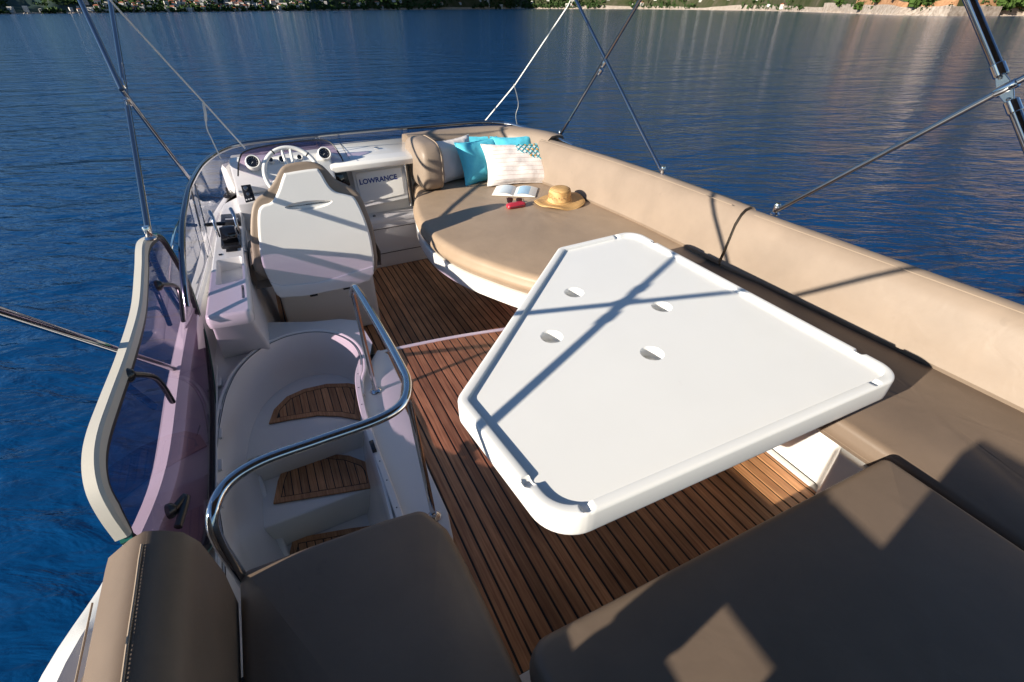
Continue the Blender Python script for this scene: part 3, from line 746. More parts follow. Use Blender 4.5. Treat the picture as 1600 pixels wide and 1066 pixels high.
sb = thing('side_bench', (2.2, .8, 0), 'long taupe bench along the starboard side behind the white table', 'bench')
poly = rounded([(1.775, -.9), (2.60, -.9), (2.60, 2.07), (1.80, 2.07), (1.82, .5)], [.02, .02, .03, .05, .3], 5)
cushion(poly, .31, .43, .035, .022).build('seat_cushion', M['vinyl'], sb); seat_piping(offset(ccw(poly), -.003), .345, sb)
bx_ = [(X_BOX, .585), (X_BOX, 2.0), (2.55, 2.03), (2.55, -.9), (1.80, -.9), (1.80, .585)]
prism(rounded([(1.83, -.9), (2.55, -.9), (2.55, 2.05), (X_BOX, 2.0), (X_BOX, .66), (1.80, .62)], [.0, 0, .02, .05, .04, .02], 5), .01, .306, .012, 3).build('seat_base', M['gel'], sb)
screw((X_BOX-.002, .60, .22), sb, (-1, 0, 0), .008)
def back(path, name, parent, top=.79, lean=.07, th=.20, zb=.43, mat='vinyl2', er=.05):
    s = [(-.005, zb), (-.02, zb+.03), (lean*.3-.02, zb+.10), (lean*.8-.02, top-.09), (lean+.0, top-.03), (lean+.03, top-.006), (lean+.07, top+.002), (th-.04, top-.006), (th-.008, top-.03), (th, top-.07), (th, zb+.02), (th-.02, zb)]
    return sweep(path, s, endround=er, es=.2).build(name, M[mat], parent, 40), s
pth = [(2.545, -.9), (2.54, -.2), (2.525, .6), (2.50, 1.2), (2.465, 1.925)]
pth = [(p.x, p.y) for p in catmull([(x, y, 0) for x, y in pth], 6)]
back(pth, 'backrest', sb, top=.785, er=.02)
tube([(x+.062, y, .7865) for x, y in pth[1:-1]], .0022, 6).build('seam_welt', M['piping'], sb)
tube([(x-.008, y, .452) for x, y in pth[1:-1]], .005, 8).build('lower_welt', M['vinyl2'], sb)

sl = thing('sun_lounge', (1.8, 3.3, 0), 'wide tan sun lounge pad in the forward corner with cushions and a hat on it', 'sun lounge')
op = [P(648, 300, .45), P(650, 332, .45), P(668, 362, .45), P(705, 385, .45), P(765, 410, .45), P(850, 440, .45)]
poly = [(1.18, 4.30), (1.07, 4.02), (.985, 3.62), (.965, 3.25), (1.02, 2.92), (1.14, 2.62), (1.32, 2.30), (1.55, 2.12), (1.9, 2.085), (2.56, 2.085), (2.54, 3.2), (2.44, 4.05), (2.25, 4.62), (1.8, 4.78), (1.3, 4.72)]
poly = [Vector((p.x, p.y)) for p in catmull([(x, y, 0) for x, y in poly], 4, closed=True)]
poly = ccw(poly)
cushion(poly, .30, .44, .05, .018, .012).build('pad', M['vinyl3'], sl)
seat_piping(offset(poly, -.006), .345, sl)
ib = offset(poly, -.004)
prism(ib, .185, .297, .014, 4).build('white_fascia', M['gel'], sl)
prism(rounded([(1.75, 2.75), (2.5, 2.4), (2.4, 4.3), (1.6, 4.5)], .1, 3), -.28, .19, .02, 2).build('seat_base', M['gel2'], sl)
for (x, y) in ((700, 407), (768, 437), (672, 372)):
    p = PN(x, y, P(x, y, .23), Vector((0, 0, 1))); 
# forward backrest, following the bow curve, and the rolled bolster at its inboard end
fp = catmull([(2.425, 4.05, 0), (2.37, 4.32, 0), (2.22, 4.56, 0), (1.98, 4.66, 0), (1.6, 4.69, 0), (1.26, 4.66, 0)], 6)
fp = [(p.x, p.y) for p in fp][::-1]
s = [(-.16, .44), (-.17, .50), (-.15, .74), (-.13, .80), (-.09, .83), (-.02, .835), (.05, .82), (.07, .78), (.07, .44)]
fp2 = fp[::-1]
sweep(fp2, [(a+.10, b) for a, b in s], endround=.05).build('front_backrest', M['vinyl2'], sl, 40)
spth = [(p.x, p.y) for p in catmull([(2.462, 1.94, 0), (2.45, 2.6, 0), (2.41, 3.2, 0), (2.33, 3.8, 0), (2.27, 4.12, 0)], 6)]
back(spth, 'side_backrest', sl, top=.797, zb=.44, th=.215, er=.02)
tube([(x+.062, y, .7985) for x, y in spth[1:-1]], .0022, 6).build('seam_welt', M['piping'], sl)
# ruched end cap of the side backrest
# bolster: flattened roll standing on the pad
bo = []
for t in range(9):
    a = t/8; bo.append((1.325+.02*a, 4.05+.55*a))
bsec2 = [(.085, .44), (.10, .50), (.098, .66), (.085, .76), (.05, .825), (0, .845), (-.05, .825), (-.085, .76), (-.098, .66), (-.10, .50), (-.085, .44)]
def superell(c, h, e1=.5, e2=.5, nu=40, nv=24, g=None):
    pw_ = lambda v, e: math.copysign(abs(v)**e, v); rings = []
    for j in range(1, nv):
        ph = -math.pi/2+math.pi*j/nv
        rings.append([Vector(c)+Vector((h[0]*pw_(math.cos(ph), e1)*pw_(math.cos(2*math.pi*i/nu), e2), h[1]*pw_(math.cos(ph), e1)*pw_(math.sin(2*math.pi*i/nu), e2), h[2]*pw_(math.sin(ph), e1))) for i in range(nu)])
    return rings_mesh(rings, True, True, g)
superell((1.315, 4.40, .645), (.115, .29, .205), .55, .45).build('bolster', M['vinyl2'], sl, 70)
tube([(1.385, 4.40-.285*math.copysign(abs(math.cos(a))**.5, math.cos(a)), .645+.20*math.copysign(abs(math.sin(a))**.55, math.sin(a))) for a in [2*math.pi*k/40 for k in range(40)]], .0045, 8, closed=True).build('bolster_welt', M['piping'], sl)

# ================================================================== THE TABLE
tb = thing('table', (1.2, 1.3, 0), 'large five sided white table with raised rim and four cup holes', 'table')
tp = [P(712, 628, .70), P(868, 392, .70), P(885, 378, .70)]
TO = rounded([(.385, 1.20), (1.36, 2.135), (1.90, 2.155), (1.905, .59), (.437, .618)][::1], [.07, .06, .10, .09, .13], 10)
TO = dense(ccw(TO), .006)
ZT = .684
gt = G(); rings = []
for d, z in ((.014, .604), (.005, .606), (.001, .612), (0, .62), (-.001, .688), (.0015, .6955), (.006, .6985), (.012, .6992), (.030, .6992), (.0345, .6975), (.036, .693), (.038, ZT+.0015), (.042, ZT)):
    rings.append([(p.x, p.y, z) for p in offset(TO, d)])
# notches in the rim near three of the corners
notch = [(1.80, 2.16), (1.905, 1.98), (1.905, .78), (1.79, .605), (.62, .642), (.465, .70)]
notch = [P(966, 370, .7), P(1022, 377, .7), P(1346, 548, .7), P(1366, 596, .7), P(916, 790, .7), P(826, 752, .7)]
top_rings = []
for ri, r in enumerate(rings):
    rr = []
    for p in r:
        z = p[2]
        if z > ZT:
            d = min((Vector(p)-Vector((q_.x, q_.y, p[2]))).length for q_ in notch)
            k = max(0, min(1, (d-.013)/.008)); k = k*k*(3-2*k); z = ZT+(z-ZT)*k
        rr.append((p[0], p[1], z))
    top_rings.append(rr)
TOd = TO
rings_mesh(top_rings, True, False, gt)
cups = [P(897, 457, ZT), P(1034, 479, ZT), P(862, 526, ZT), P(1019, 552, ZT)]
CR = .047
holes = [ell(c.x, c.y, CR, CR, 36) for c in cups]
holed(offset(TO, .042), holes, lambda x, y: Vector((x, y, ZT)), gt)
tt = gt.build('tabletop', M['tablegel'], tb, 50)
for h in holes:
    g = G(); bowl(h, lambda x, y, d=0: Vector((x, y, ZT+d)), .052, .004, g); g.build('cup_holder', M['tablegel'], tb, 50)
lathe([(.13, .0), (.13, .012), (.05, .03), (.04, .05), (.04, .60), (.10, .625)], (1.25, 1.35, 0), seg=32).build('pedestal', M['chrome'], tb)

# ================================================================== THE HANDRAIL
hr = thing('handrail', (.25, 1.7, 0), 'polished chrome handrail curving round the stairwell on two posts', 'handrail')
zr_ = .73; rr_ = .0165
path = [Vector((.225, 2.17, .66)), Vector((.235, 2.13, .715)), Vector((.242, 2.06, zr_)), Vector((.255, 1.75, zr_)), Vector((.262, 1.45, zr_)), Vector((.255, 1.32, zr_)), Vector((.21, 1.225, zr_)), Vector((.12, 1.185, zr_)), Vector((-.06, 1.175, zr_)), Vector((-.22, 1.165, zr_)), Vector((-.31, 1.12, zr_)), Vector((-.35, 1.05, .71)), Vector((-.362, 1.03, .62)), Vector((-.365, 1.05, .40)), Vector((-.37, 1.07, .05))]
tube(catmull(path, 8), rr_, 20).build('rail', M['chrome'], hr)
f1, f2 = P(587, 611, .03), P(678, 808, .03)
tube([Vector((.228, 2.155, .70)), f1], .0125, 16).build('post', M['chrome'], hr)
tube([Vector((.262, 1.40, .72)), f2+Vector((0, 0, 0))], .0125, 16).build('post', M['chrome'], hr)
for f_ in (f1, f2): lathe([(.030, 0), (.030, .004), (.024, .010), (.015, .014), (.014, .03)], f_, seg=24).build('foot', M['chrome'], hr)

# ================================================================== THE HELM SEAT
hs = thing('helm_chair', (.17, 3.4, -.28), 'white backed helm chair with tan upholstered edges facing the wheel', 'helm seat')
p0 = Vector((.15, 3.12, .25)); sn = Vector((0, -.78, .16)).normalized()
W_ = lambda x, y: PN(x, y, p0, sn)
shell_px = [(443, 274), (450, 270), (490, 264), (500, 267), (514, 290), (526, 300), (545, 305), (556, 311), (570, 340), (580, 372), (585, 405), (584, 426), (577, 437), (548, 447), (510, 455), (473, 462), (438, 464), (428, 453), (410, 414), (404, 372), (403, 335), (409, 322), (424, 316), (434, 300)]
su = Vector((1, 0, 0)); sv = sn.cross(su)
if sv.z < 0: sv = -sv
s2 = lambda p: Vector(((p-p0).dot(su), (p-p0).dot(sv)))
s3 = lambda x, y, h=0: p0+su*x+sv*y+sn*h
so = ccw([s2(W_(x, y)) for x, y in shell_px]); so = [Vector((p.x, p.y)) for p in catmull([(p.x, p.y, 0) for p in so], 4, closed=True)]
g = G(); rings = []
for h, d in ((-.05, .012), (-.04, 0), (-.014, 0), (-.006, .002), (-.0015, .007), (0, .014)): rings.append([s3(p.x, p.y, h+.0) for p in offset(so, d)])
rings_mesh(rings, True, False, g)
dent = catmull([(*s2(W_(x, y)), 0) for x, y in ((445, 325), (458, 318), (480, 314), (503, 313), (519, 314), (512, 321), (492, 327), (468, 329))], 4, closed=True)
dent = ccw([(p.x, p.y) for p in dent])
# gently dished back
holed(offset(so, .014), [dent], lambda x, y: s3(x, y, 0), g)
rings = [[s3(p.x, p.y, 0) for p in dent], [s3(p.x, p.y, -.004) for p in offset(dent, .002)], [s3(p.x, p.y, -.016) for p in offset(dent, .006)], [s3(p.x, p.y, -.022) for p in offset(dent, .011)]]
rings_mesh(rings, False, True, g)
g.build('seat_shell', M['gel'], hs, 45)
screw(W_(481, 320)+sn*(-.020), hs, sn, .004)
# lower skirt plate
lo = [W_(x, y) for x, y in ((423, 441), (440, 446), (500, 441), (583, 416), (584, 427), (577, 438), (548, 448), (510, 456), (473, 463), (438, 465), (429, 455))]
plate([p+sn*.010 for p in lo], sn, .012, .006, 3).build('skirt', M['gel'], hs)
# upholstery rolled round the shell
op_ = [(436, 272), (443, 262), (455, 257), (480, 254), (500, 258), (512, 268), (525, 282), (545, 292), (562, 305), (575, 335), (585, 365), (589, 395), (590, 410), (580, 430), (500, 450), (440, 458), (425, 440), (400, 425), (396, 400), (393, 370), (394, 335), (400, 315), (415, 303), (427, 290)]
oo = ccw([s2(W_(x, y)) for x, y in op_]); oo = [Vector((p.x, p.y)) for p in catmull([(p.x, p.y, 0) for p in oo], 3, closed=True)]
g = G(); rings = []
for h, d in ((-.030, .040), (-.029, .014), (-.030, .002), (-.040, -.006), (-.075, -.004), (-.105, .012), (-.125, .05), (-.13, .09)): rings.append([s3(p.x, p.y, h) for p in offset(oo, d)])
rings_mesh(rings, True, True, g); g.build('upholstery', M['vinyl2'], hs, 60)
# thigh bolster and seat cushion in front of it
cushion(rounded([(-.17, 3.22), (.52, 3.22), (.50, 3.72), (-.15, 3.72)], .08, 5), .27, .42, .05, .02).build('seat_cushion', M['vinyl2'], hs)
for sx in (-.19, .52): sweep([(sx, 3.20), (sx, 3.35), (sx, 3.5), (sx, 3.62)], [(.05, .30), (.06, .40), (.04, .47), (0, .49), (-.04, .47), (-.06, .40), (-.05, .30)], endround=.05).build('side_bolster', M['vinyl2'], hs, 50)
# hinge bracket and pedestal
g = G(); box(g, .02, .33, 3.20, 3.26, .20, .235, .004); g.build('bracket', M['gel2'], hs)
for x in (.06, .28):
    g = G(); box(g, x, x+.05, 3.17, 3.22, .185, .225, .004); g.build('hinge_pin', M['plastic'], hs)
prism(rounded([(-.13, 3.42), (.53, 3.38), (.53, 3.95), (-.13, 3.95)], .03, 4), -.278, .255, .02, 3).build('pedestal', M['gel'], hs)

# ================================================================== THE HELM CONSOLE
hc = thing('helm_console', (.5, 4.6, -.28), 'white helm console with dials, screen cover and a long port side arm', 'console')
# side arm
arm = ccw(rounded([(-.47, 2.585), (-.25, 2.56), (-.245, 3.4), (-.235, 4.40), (-.36, 4.50), (-.41, 4.1), (-.44, 3.4)], [.035, .03, 0, 0, .08, .1, .1], 5))
g = G(); rings = []
for d, z in ((.004, .415), (0, .42), (-.004, .45), (0, .478), (.005, .488), (.014, .492)): rings.append([(p.x, p.y, z) for p in offset(arm, d)])
rings_mesh(rings, True, False, g)
tray = ccw(rounded([(p.x, p.y) for p in (P(338, 404, .49), P(379, 404, .49), P(378, 436, .49), P(372, 440, .49), P(370, 446, .49), P(337, 448, .49))], .014, 4))
tray = ccw(rounded([(-.415, 3.33), (-.272, 3.33), (-.272, 2.98), (-.30, 2.96), (-.418, 2.95)], [.02]*5, 4))
slot = ccw(rounded([(-.288, 2.90), (-.272, 2.90), (-.272, 2.72), (-.288, 2.72)], .007, 4))
holed(offset(arm, .014), [tray, slot], lambda x, y: Vector((x, y, .492)), g)
bowl(tray, lambda x, y, d=0: Vector((x, y, .492+d)), .085, .012, g); bowl(slot, lambda x, y, d=0: Vector((x, y, .492+d)), .03, .002, g, round_=.001)
g.build('arm_top', M['gel'], hc, 45)
low_ = [(-.46, 2.62), (-.262, 2.60), (-.255, 3.4), (-.25, 4.42), (-.36, 4.5), (-.42, 4.1), (-.45, 3.4)]
g = G(); a_ = ccw(rounded(low_, .02, 3)); rings = [[(p.x, p.y, .414) for p in a_], [(p.x+(.02 if p.x > -.35 else -.05), p.y+(.24 if p.y < 2.8 else 0), .06) for p in a_], [(p.x+(.06 if p.x > -.35 else -.05), p.y+(.34 if p.y < 2.8 else 0), -.282) for p in a_]]
rings_mesh(rings, True, True, g); g.build('arm_side', M['gel2'], hc, 45)
# main body: profile across Y-Z swept over X
def extr(profile, x0, x1, g, y_at=None):
    v = [(x0, y, z) for y, z in profile]+[(x1, y, z) for y, z in profile]; n = len(profile)
    return g.add(v, [(i, (i+1) % n, n+(i+1) % n, n+i) for i in range(n)]+[tuple(range(n))[::-1], tuple(range(n, 2*n))])
def softbox(profile, x0, x1, name, mat, bev=.008, ang=40, parent=None):
    q = ccw(rounded(profile, bev, 3)); g = G(); rings = []
    for x, d in ((x0, bev), (x0+bev*.3, bev*.3), (x0+bev, 0), (x1-bev, 0), (x1-bev*.3, bev*.3), (x1, bev)): rings.append([(x, p.x, p.y) for p in offset(q, d)])
    rings_mesh(rings, g=g); return g.build(name, mat, parent or hc, ang)
softbox([(4.385, -.282), (4.36, .17), (4.365, .205), (4.55, .215), (4.60, .20), (5.0, -.2), (5.0, -.282)], -.25, 1.50, 'storage_box', M['gel2'], .01)
softbox([(4.53, .20), (4.56, .62), (4.37, .655), (4.365, .70), (4.385, .722), (4.50, .735), (5.00, .752), (5.02, .60), (4.80, .20)], .50, 1.30, 'dash', M['gel'], .012)
softbox([(4.52, .20), (4.50, .55), (4.36, .575), (4.335, .60), (4.34, .635), (4.42, .76), (4.50, .80), (4.60, .81), (4.72, .76), (4.98, .75), (5.0, .5), (4.8, .2)], -.235, .52, 'binnacle', M['gel'], .016)
# forward deck panel to port and starboard of the dash, up to the windscreen
prism([(-.40, 4.30), (-.22, 4.3), (-.22, 5.0), (-.05, 4.93), (-.24, 4.78), (-.36, 4.5)], .42, .49, .005, 2).build('corner_panel', M['gel'], hc)
prism([(1.28, 4.42), (1.34, 4.42), (1.36, 4.98), (1.28, 4.98)], -.28, .742, .012, 3).build('end_panel', M['gel'], hc)
# storage door
for (a, b, c, d, n_) in ((.74, 1.30, -.13, .11, 'door'), (.74, 1.30, .118, .155, 'door_flap')):
    yy = lambda z: 4.385-(z+.282)*.055-.001
    pts = [Vector((a, yy(c), c)), Vector((b, yy(c), c)), Vector((b, yy(d), d)), Vector((a, yy(d), d))]
    plate([p+Vector((0, -.004, 0)) for p in pts], (0, -1, .055), .006, .003, 2).build(n_, M['gel2'], hc)
    tube([p+Vector((0, -.0005, 0)) for p in (pts[0]+Vector((-.006, 0, -.006)), pts[1]+Vector((.006, 0, -.006)), pts[2]+Vector((.006, 0, .003)))], .003, 6).build('seam', M['rubber'], hc)
lathe([(.012, 0), (.012, .006), (.005, .010)], (1.375, 4.362, .10), (0, -1, 0), 14).build('button', M['screw'], hc)
lathe([(.014, 0), (.014, .008), (.009, .012)], (.80, 4.44, .212), (0, 0, 1), 14).build('knob', M['screw'], hc)
# chart plotter cover with its lettering, on the sloping face
face0 = Vector((.9, 4.47, .55)); fnm = Vector((-.14, -.975, .14)).normalized()
C_ = lambda x, y, h=.0: PN(x, y, face0+fnm*h, fnm)
cov = [C_(x, y, .02) for x, y in ((554, 271), (627, 260), (633, 304), (566, 319))]
plate([C_(x, y, .006) for x, y in ((549, 267), (631, 255), (640, 309), (563, 325))], fnm, .02, .004, 2).build('bezel', M['gel2'], hc)
def rplate(pts, n, th, rad, bev, name, mat, parent):
    n = Vector(n).normalized(); o = pts[0]; u = (pts[1]-o).normalized(); u = (u-n*u.dot(n)).normalized(); v = n.cross(u)
    q = ccw(rounded([((p-o).dot(u), (p-o).dot(v)) for p in pts], rad, 4)); rings = []
    for h, d in [(-th, 0)]+[(-bev*(1-math.sin(a)), bev*(1-math.cos(a))) for a in [math.pi/2*k/3 for k in range(4)]]: rings.append([o+u*p.x+v*p.y+n*h for p in offset(q, d)])
    return rings_mesh(rings).build(name, mat, parent, 45)
cvp = rplate(cov, fnm, .022, .02, .008, 'screen_cover', M['gel'], hc)
def text(body, p, right, upv, size, mat, parent, name='lettering', bold=.004, shear=0, spacing=1):
    cu = bpy.data.curves.new(name, 'FONT'); cu.body = body; cu.size = size; cu.offset = bold*size; cu.extrude = .0004; cu.shear = shear; cu.align_x = 'CENTER'; cu.align_y = 'CENTER'; cu.space_character = spacing
    o = bpy.data.objects.new('tmp', cu); COL.objects.link(o); dg = bpy.context.evaluated_depsgraph_get()
    me = bpy.data.meshes.new_from_object(o.evaluated_get(dg)); bpy.data.objects.remove(o)
    x = right.normalized(); z = x.cross(upv).normalized(); y = z.cross(x)
    mt = Matrix((x, y, z)).transposed().to_4x4(); mt.translation = p; me.transform(mt); me.materials.clear(); me.materials.append(mat)
    ob = bpy.data.objects.new(name, me); COL.objects.link(ob); return reparent(ob, parent)
l0, l1 = C_(566, 285, .0215), C_(616, 277, .0215)
text('LOWRANCE', (l0+l1)/2+Vector((.0, 0, .0)), l1-l0, (C_(590, 260, 0)-C_(594, 310, 0)), (l1-l0).length*.205, M['blueprint'], cvp, bold=.032, spacing=1.03)
rplate([C_(560.6, 280, .0215), C_(562, 279.8, .0215), C_(563.4, 290, .0215), C_(562, 290.3, .0215)], fnm, .001, .001, .0002, 'emblem', M['greyprint'], cvp)
# chrome grab tube right of the screen
tube([C_(632, 254, .03), C_(641, 322, .03)], .010, 12).build('grab_bar', M['chrome'], hc)
tube([C_(637.5, 254, .01), C_(646, 322, .01)], .010, 12).build('grab_bar', M['dkmetal'], hc)
# black radio recess
rplate([C_(512, 271, .012), C_(541, 268, .012), C_(548, 290, .012), C_(520, 297, .012)], fnm, .02, .012, .003, 'radio', M['plastic'], hc)
rplate([C_(518, 275, .015), C_(536, 273, .015), C_(541, 286, .015), C_(525, 290, .015)], fnm, .004, .003, .001, 'radio_face', M['dial'], hc)
# gauges
def gauge(x, y, r, ydep):
    c = PY(x, y, ydep); ax = (Vector((0, -.86, .42))).normalized()
    gg = lathe([(r*1.45, -.07), (r*1.42, -.02), (r*1.30, .008), (r*1.18, .014), (r*1.04, .012), (r*1.02, 0)], c, ax, 28, capb=False).build('gauge_hood', M['gel'], hc)
    dd = lathe([(r*1.02, -.004), (r, .006), (r*.93, .008), (r*.91, .003), (r*.0+.001, .003)], c, ax, 28).build('dial', M['dial'], gg)
    e = ax.orthogonal().normalized(); 
    g = G(); up = Vector((0, .42, .86)).normalized(); rt = up.cross(ax)
    for k in range(11):
        a = math.radians(225-27*k); dvec = rt*math.cos(a)+up*math.sin(a); pv = rt*math.sin(a)*-1+up*math.cos(a); b = c+ax*.0036
        g.add([b+dvec*r*.68-pv*r*.02, b+dvec*r*.68+pv*r*.02, b+dvec*r*.82+pv*r*.02, b+dvec*r*.82-pv*r*.02], [(0, 1, 2, 3)])
    dvec = rt*math.cos(3.9)+up*math.sin(3.9); pv = rt*-math.sin(3.9)+up*math.cos(3.9); b = c+ax*.004
    g.add([b-pv*r*.04, b+pv*r*.04, b+dvec*r*.7], [(0, 1, 2)]); g.build('needle', M['gel'], gg)
for a in ((395, 253, .040, 4.36), (507, 240, .040, 4.42), (423, 250, .017, 4.42), (441, 249, .022, 4.42), (468, 246, .017, 4.45)): gauge(*a)
# switch panel under the port dial
sw = [PY(x, y, 4.06) for x, y in ((376, 290), (392, 288), (400, 314), (384, 318))]
swn = Vector((-.1, -.9, .35)).normalized(); so_ = PY(388, 302, 4.20)
Q_ = lambda x, y, h=0: PN(x, y, so_+swn*h, swn)
softbox([(4.23, .33), (4.20, .56), (4.52, .59), (4.52, .33)], -.25, -.03, 'switch_housing', M['gel'], .012)
spn = rplate([Q_(376, 290, .018), Q_(391, 288, .018), Q_(399, 313, .018), Q_(384, 317, .018)], swn, .02, .004, .002, 'switch_panel', M['plastic'], hc)
for (x, y, r) in ((384, 294.5, .016), (388, 303.5, .014)): lathe([(r, 0), (r, .012), (r*.7, .018), (r*.4, .018)], Q_(x, y, .018), swn, 18).build('knob', M['screw'], spn)
for (x, y) in ((385.5, 312.5), (389.3, 311.7), (393.2, 310.8)): lathe([(.006, 0), (.006, .004), (.003, .006)], Q_(x, y, .018), swn, 12).build('button', M['gel'], spn)
# antenna base, throttle, control plate, socket
g = lathe([(.045, 0), (.043, .008), (.02, .016), (.012, .03), (.008, .075)], P(358, 306, .492), (0, -.25, 1), 20, sx=1); g.build('microphone_clip', M['plastic'], hc)
th1 = [P(x, y, .50) for x, y in ((347, 341), (376, 339), (377, 352), (347, 354))]
rplate([p+Vector((0, 0, .03)) for p in th1], (0, 0, 1), .035, .008, .004, 'control_plate', M['plastic'], hc)
rplate([P(x, y, .534) for x, y in ((352, 341.5), (372, 340.5), (372, 342.5), (352, 343.5))], (0, 0, 1), .001, .001, .0003, 'plate_print', M['greyprint'], hc)
lathe([(.012, 0), (.014, .02), (.013, .11), (.009, .13)], P(352, 349, .56), (-1, -.1, .1), 14).build('control_handle', M['dial'], hc)
tq = [P(x, y, .50) for x, y in ((345, 360), (376, 358), (377, 386), (346, 388))]
base_t = rplate([p+Vector((0, 0, .012)) for p in tq], (0, 0, 1), .02, .012, .004, 'throttle', M['plastic'], hc)
cc = P(360, 374, .53)
g = lathe([(.055, -.045), (.060, -.02), (.060, .02), (.055, .045)], cc+Vector((0, .03, .02)), (1, 0, 0), 26); g.build('throttle_drum', M['dial'], base_t, 50)
for sx in (-.062, .062):
    a = cc+Vector((sx, .03, .02)); g = tube(catmull([a, a+Vector((0, -.01, .05)), a+Vector((-.0, .03, .12)), a+Vector((-.01, .08, .145))], 5), [.010]*8+[.012]*8, 12); g.build('throttle_lever', M['chrome'], base_t)
rplate([P(x, y, .50) for x, y in ((353, 389), (371, 387), (371, 391), (353, 393))], (0, 0, 1), .005, .002, .001, 'name_strip', M['plastic'], hc)
for (x, y) in ((341, 397), (381, 392)): rplate([P(x, y, .496), P(x+6, y-1, .496), P(x+5, y+1.5, .496), P(x+1, y+2, .496)], (0, 0, 1), .003, .001, .0005, 'catch', M['plastic'], hc)
rplate([P(x, y, .43) for x, y in ((355, 406), (373, 405), (373, 415), (355, 416))], Vector((0, -.9, .5)), .01, .008, .003, 'socket', M['plastic'], hc)
# small tinted deflector arched over the dials
dp = catmull([PY(372, 275, 4.30), PY(374, 250, 4.42), PY(385, 236, 4.50), PY(430, 226, 4.56), PY(490, 219, 4.58), PY(515, 222, 4.54), PY(530, 240, 4.46), PY(536, 252, 4.42)], 6)
bt = [Vector((p.x*.98+.003, min(4.72, p.y+.12), .755)) for p in dp]
g = G(); band([dp, bt], g); df_ = g.build('deflector', M['tint'], hc)
tube(dp, .0055, 10).build('deflector_trim', M['rubber'], df_)
# steering wheel
wc = PY(462, 262, 4.02); wn = Vector((.05, -.86, .50)).normalized(); wu = wn.orthogonal().normalized(); wv = wn.cross(wu)
wup = Vector((0, .5, .86)); wup = (wup-wn*wup.dot(wn)).normalized(); wrt = wup.cross(wn).normalized()
WR = .188
wc = PY(457, 271, 4.02)
wh = tube([wc+(wrt*math.cos(a)+wup*math.sin(a))*WR for a in [2*math.pi*k/48 for k in range(48)]], .016, 12, closed=True).build('steering_wheel', M['gel'], hc)
for a0 in (90, 210, 330):
    a = math.radians(a0); dv = wrt*math.cos(a)+wup*math.sin(a); pv = wrt*-math.sin(a)+wup*math.cos(a); g = G()
    for s_ in (-1, 1):
        tube([wc+pv*s_*.022+dv*.03, wc+pv*s_*.030+dv*(WR-.01)], .011, 8, g)
    g.build('spoke', M['gel'], wh)
lathe([(.055, -.01), (.055, .008), (.045, .02), (.02, .025)], wc, wn, 24).build('hub', M['gel'], wh)
for a0 in (120, 42):
    a = math.radians(a0); dv = wrt*math.cos(a)+wup*math.sin(a); pv = wrt*-math.sin(a)+wup*math.cos(a); tube([wc+dv*WR-pv*.004, wc+dv*WR+pv*.004], .0175, 12).build('wheel_band', M['rubber'], wh)
tube([wc-wn*.01, wc-wn*.25], .02, 10).build('column', M['plastic'], wh)
# foredeck vent and seams on the dash top
lathe([(.022, 0), (.022, .004), (.012, .007)], P(588, 231, .752), (0, 0, 1), 18).build('filler_cap', M['chrome'], hc)
tube([P(524, 212, .754), P(546, 248, .752)], .002, 6).build('seam', M['rubber'], hc)

# ================================================================== THE WINDSCREEN
ws = thing('windscreen', (.8, 4.9, .45), 'low smoked windscreen with a dark tube rail curving round the bow', 'windscreen')
rl = [(-.56, 2.80, .47), (-.535, 2.92, .62), (-.505, 3.2, .76), (-.475, 3.55, .83), (-.45, 3.85, .85), (-.39, 4.33, .85), (-.27, 4.70, .85), (-.10, 4.88, .85), (.2, 4.925, .85), (.6, 4.94, .85), (1.11, 4.93, .85), (1.73, 4.89, .85), (2.08, 4.84, .85), (2.30, 4.70, .84), (2.42, 4.45, .82), (2.50, 4.10, .80), (2.54, 3.85, .78)]
rc = catmull(rl, 8)
k1 = int(len(rc)*.80)
tube(rc[:k1+1], .0175, 14).build('rail', simple('dark_steel', (.28, .29, .31), .12, metal=1), ws)
tube(rc[k1:], .0155, 14).build('rail', M['chrome'], ws)
lowr = []
for p in rc[:k1+6]:
    x, y = p.x, p.y
    zb = .45 if (x < -.3) else .74
    if x < -.3: lowr.append(Vector((x-.055, y+.0, min(.34, p.z-.01))))
    else: t = min(1, (x+.3)/.3); lowr.append(Vector((x-.03*(1-t), y+.07, .50+.24*t)))
g = G(); band([[p-Vector((0, 0, .006)) for p in rc[:k1+6]], [(a+b)/2+Vector((0, 0, 0)) for a, b in zip(rc[:k1+6], lowr)], lowr], g); g.build('pane', M['clear'], ws)
tube([p+Vector((.004, -.004, .006)) for p in lowr], .006, 8).build('lower_trim', M['gel2'], ws)
for k in (30, 70): 
    a, b = rc[k], lowr[k]; tube([a, b], .006, 8).build('stanchion', M['chrome'], ws)
    tube([a+Vector((.03, 0, 0)), b+Vector((.03, 0, 0))], .004, 8).build('stanchion', M['chrome'], ws)

# outboard bow rail seen past the windscreen
br = thing('side_rail', (-.75, 3.4, .2), 'thin chrome rail loop outboard of the windscreen at far left', 'rail')
tube(catmull([PX(262, 440, -.72), PX(268, 385, -.72), PX(278, 350, -.74), PX(296, 325, -.74), PX(308, 318, -.72)], 6), .010, 10).build('rail', M['chrome'], br)
tube([PX(281, 348, -.74), PX(290, 385, -.70)], .007, 10).build('post', M['chrome'], br)
# ================================================================== THE BIMINI FRAME
bf = thing('bimini', (1, 2, .8), 'polished steel bimini frame with crossed struts on both sides', 'bimini frame')
def strut(a, b, r, top=None, bow=False):
    a, b = Vector(a), Vector(b)
    if top: b = a+(b-a)*((top-a.z)/(b.z-a.z))
    g = tube([a, b], r, 16); o = g.build('strut', M['strutmetal'], bf)
    return a, b
def mirror(p): return Vector((2.0-p[0], p[1], p[2]))
XP, XS = -.60, 2.60
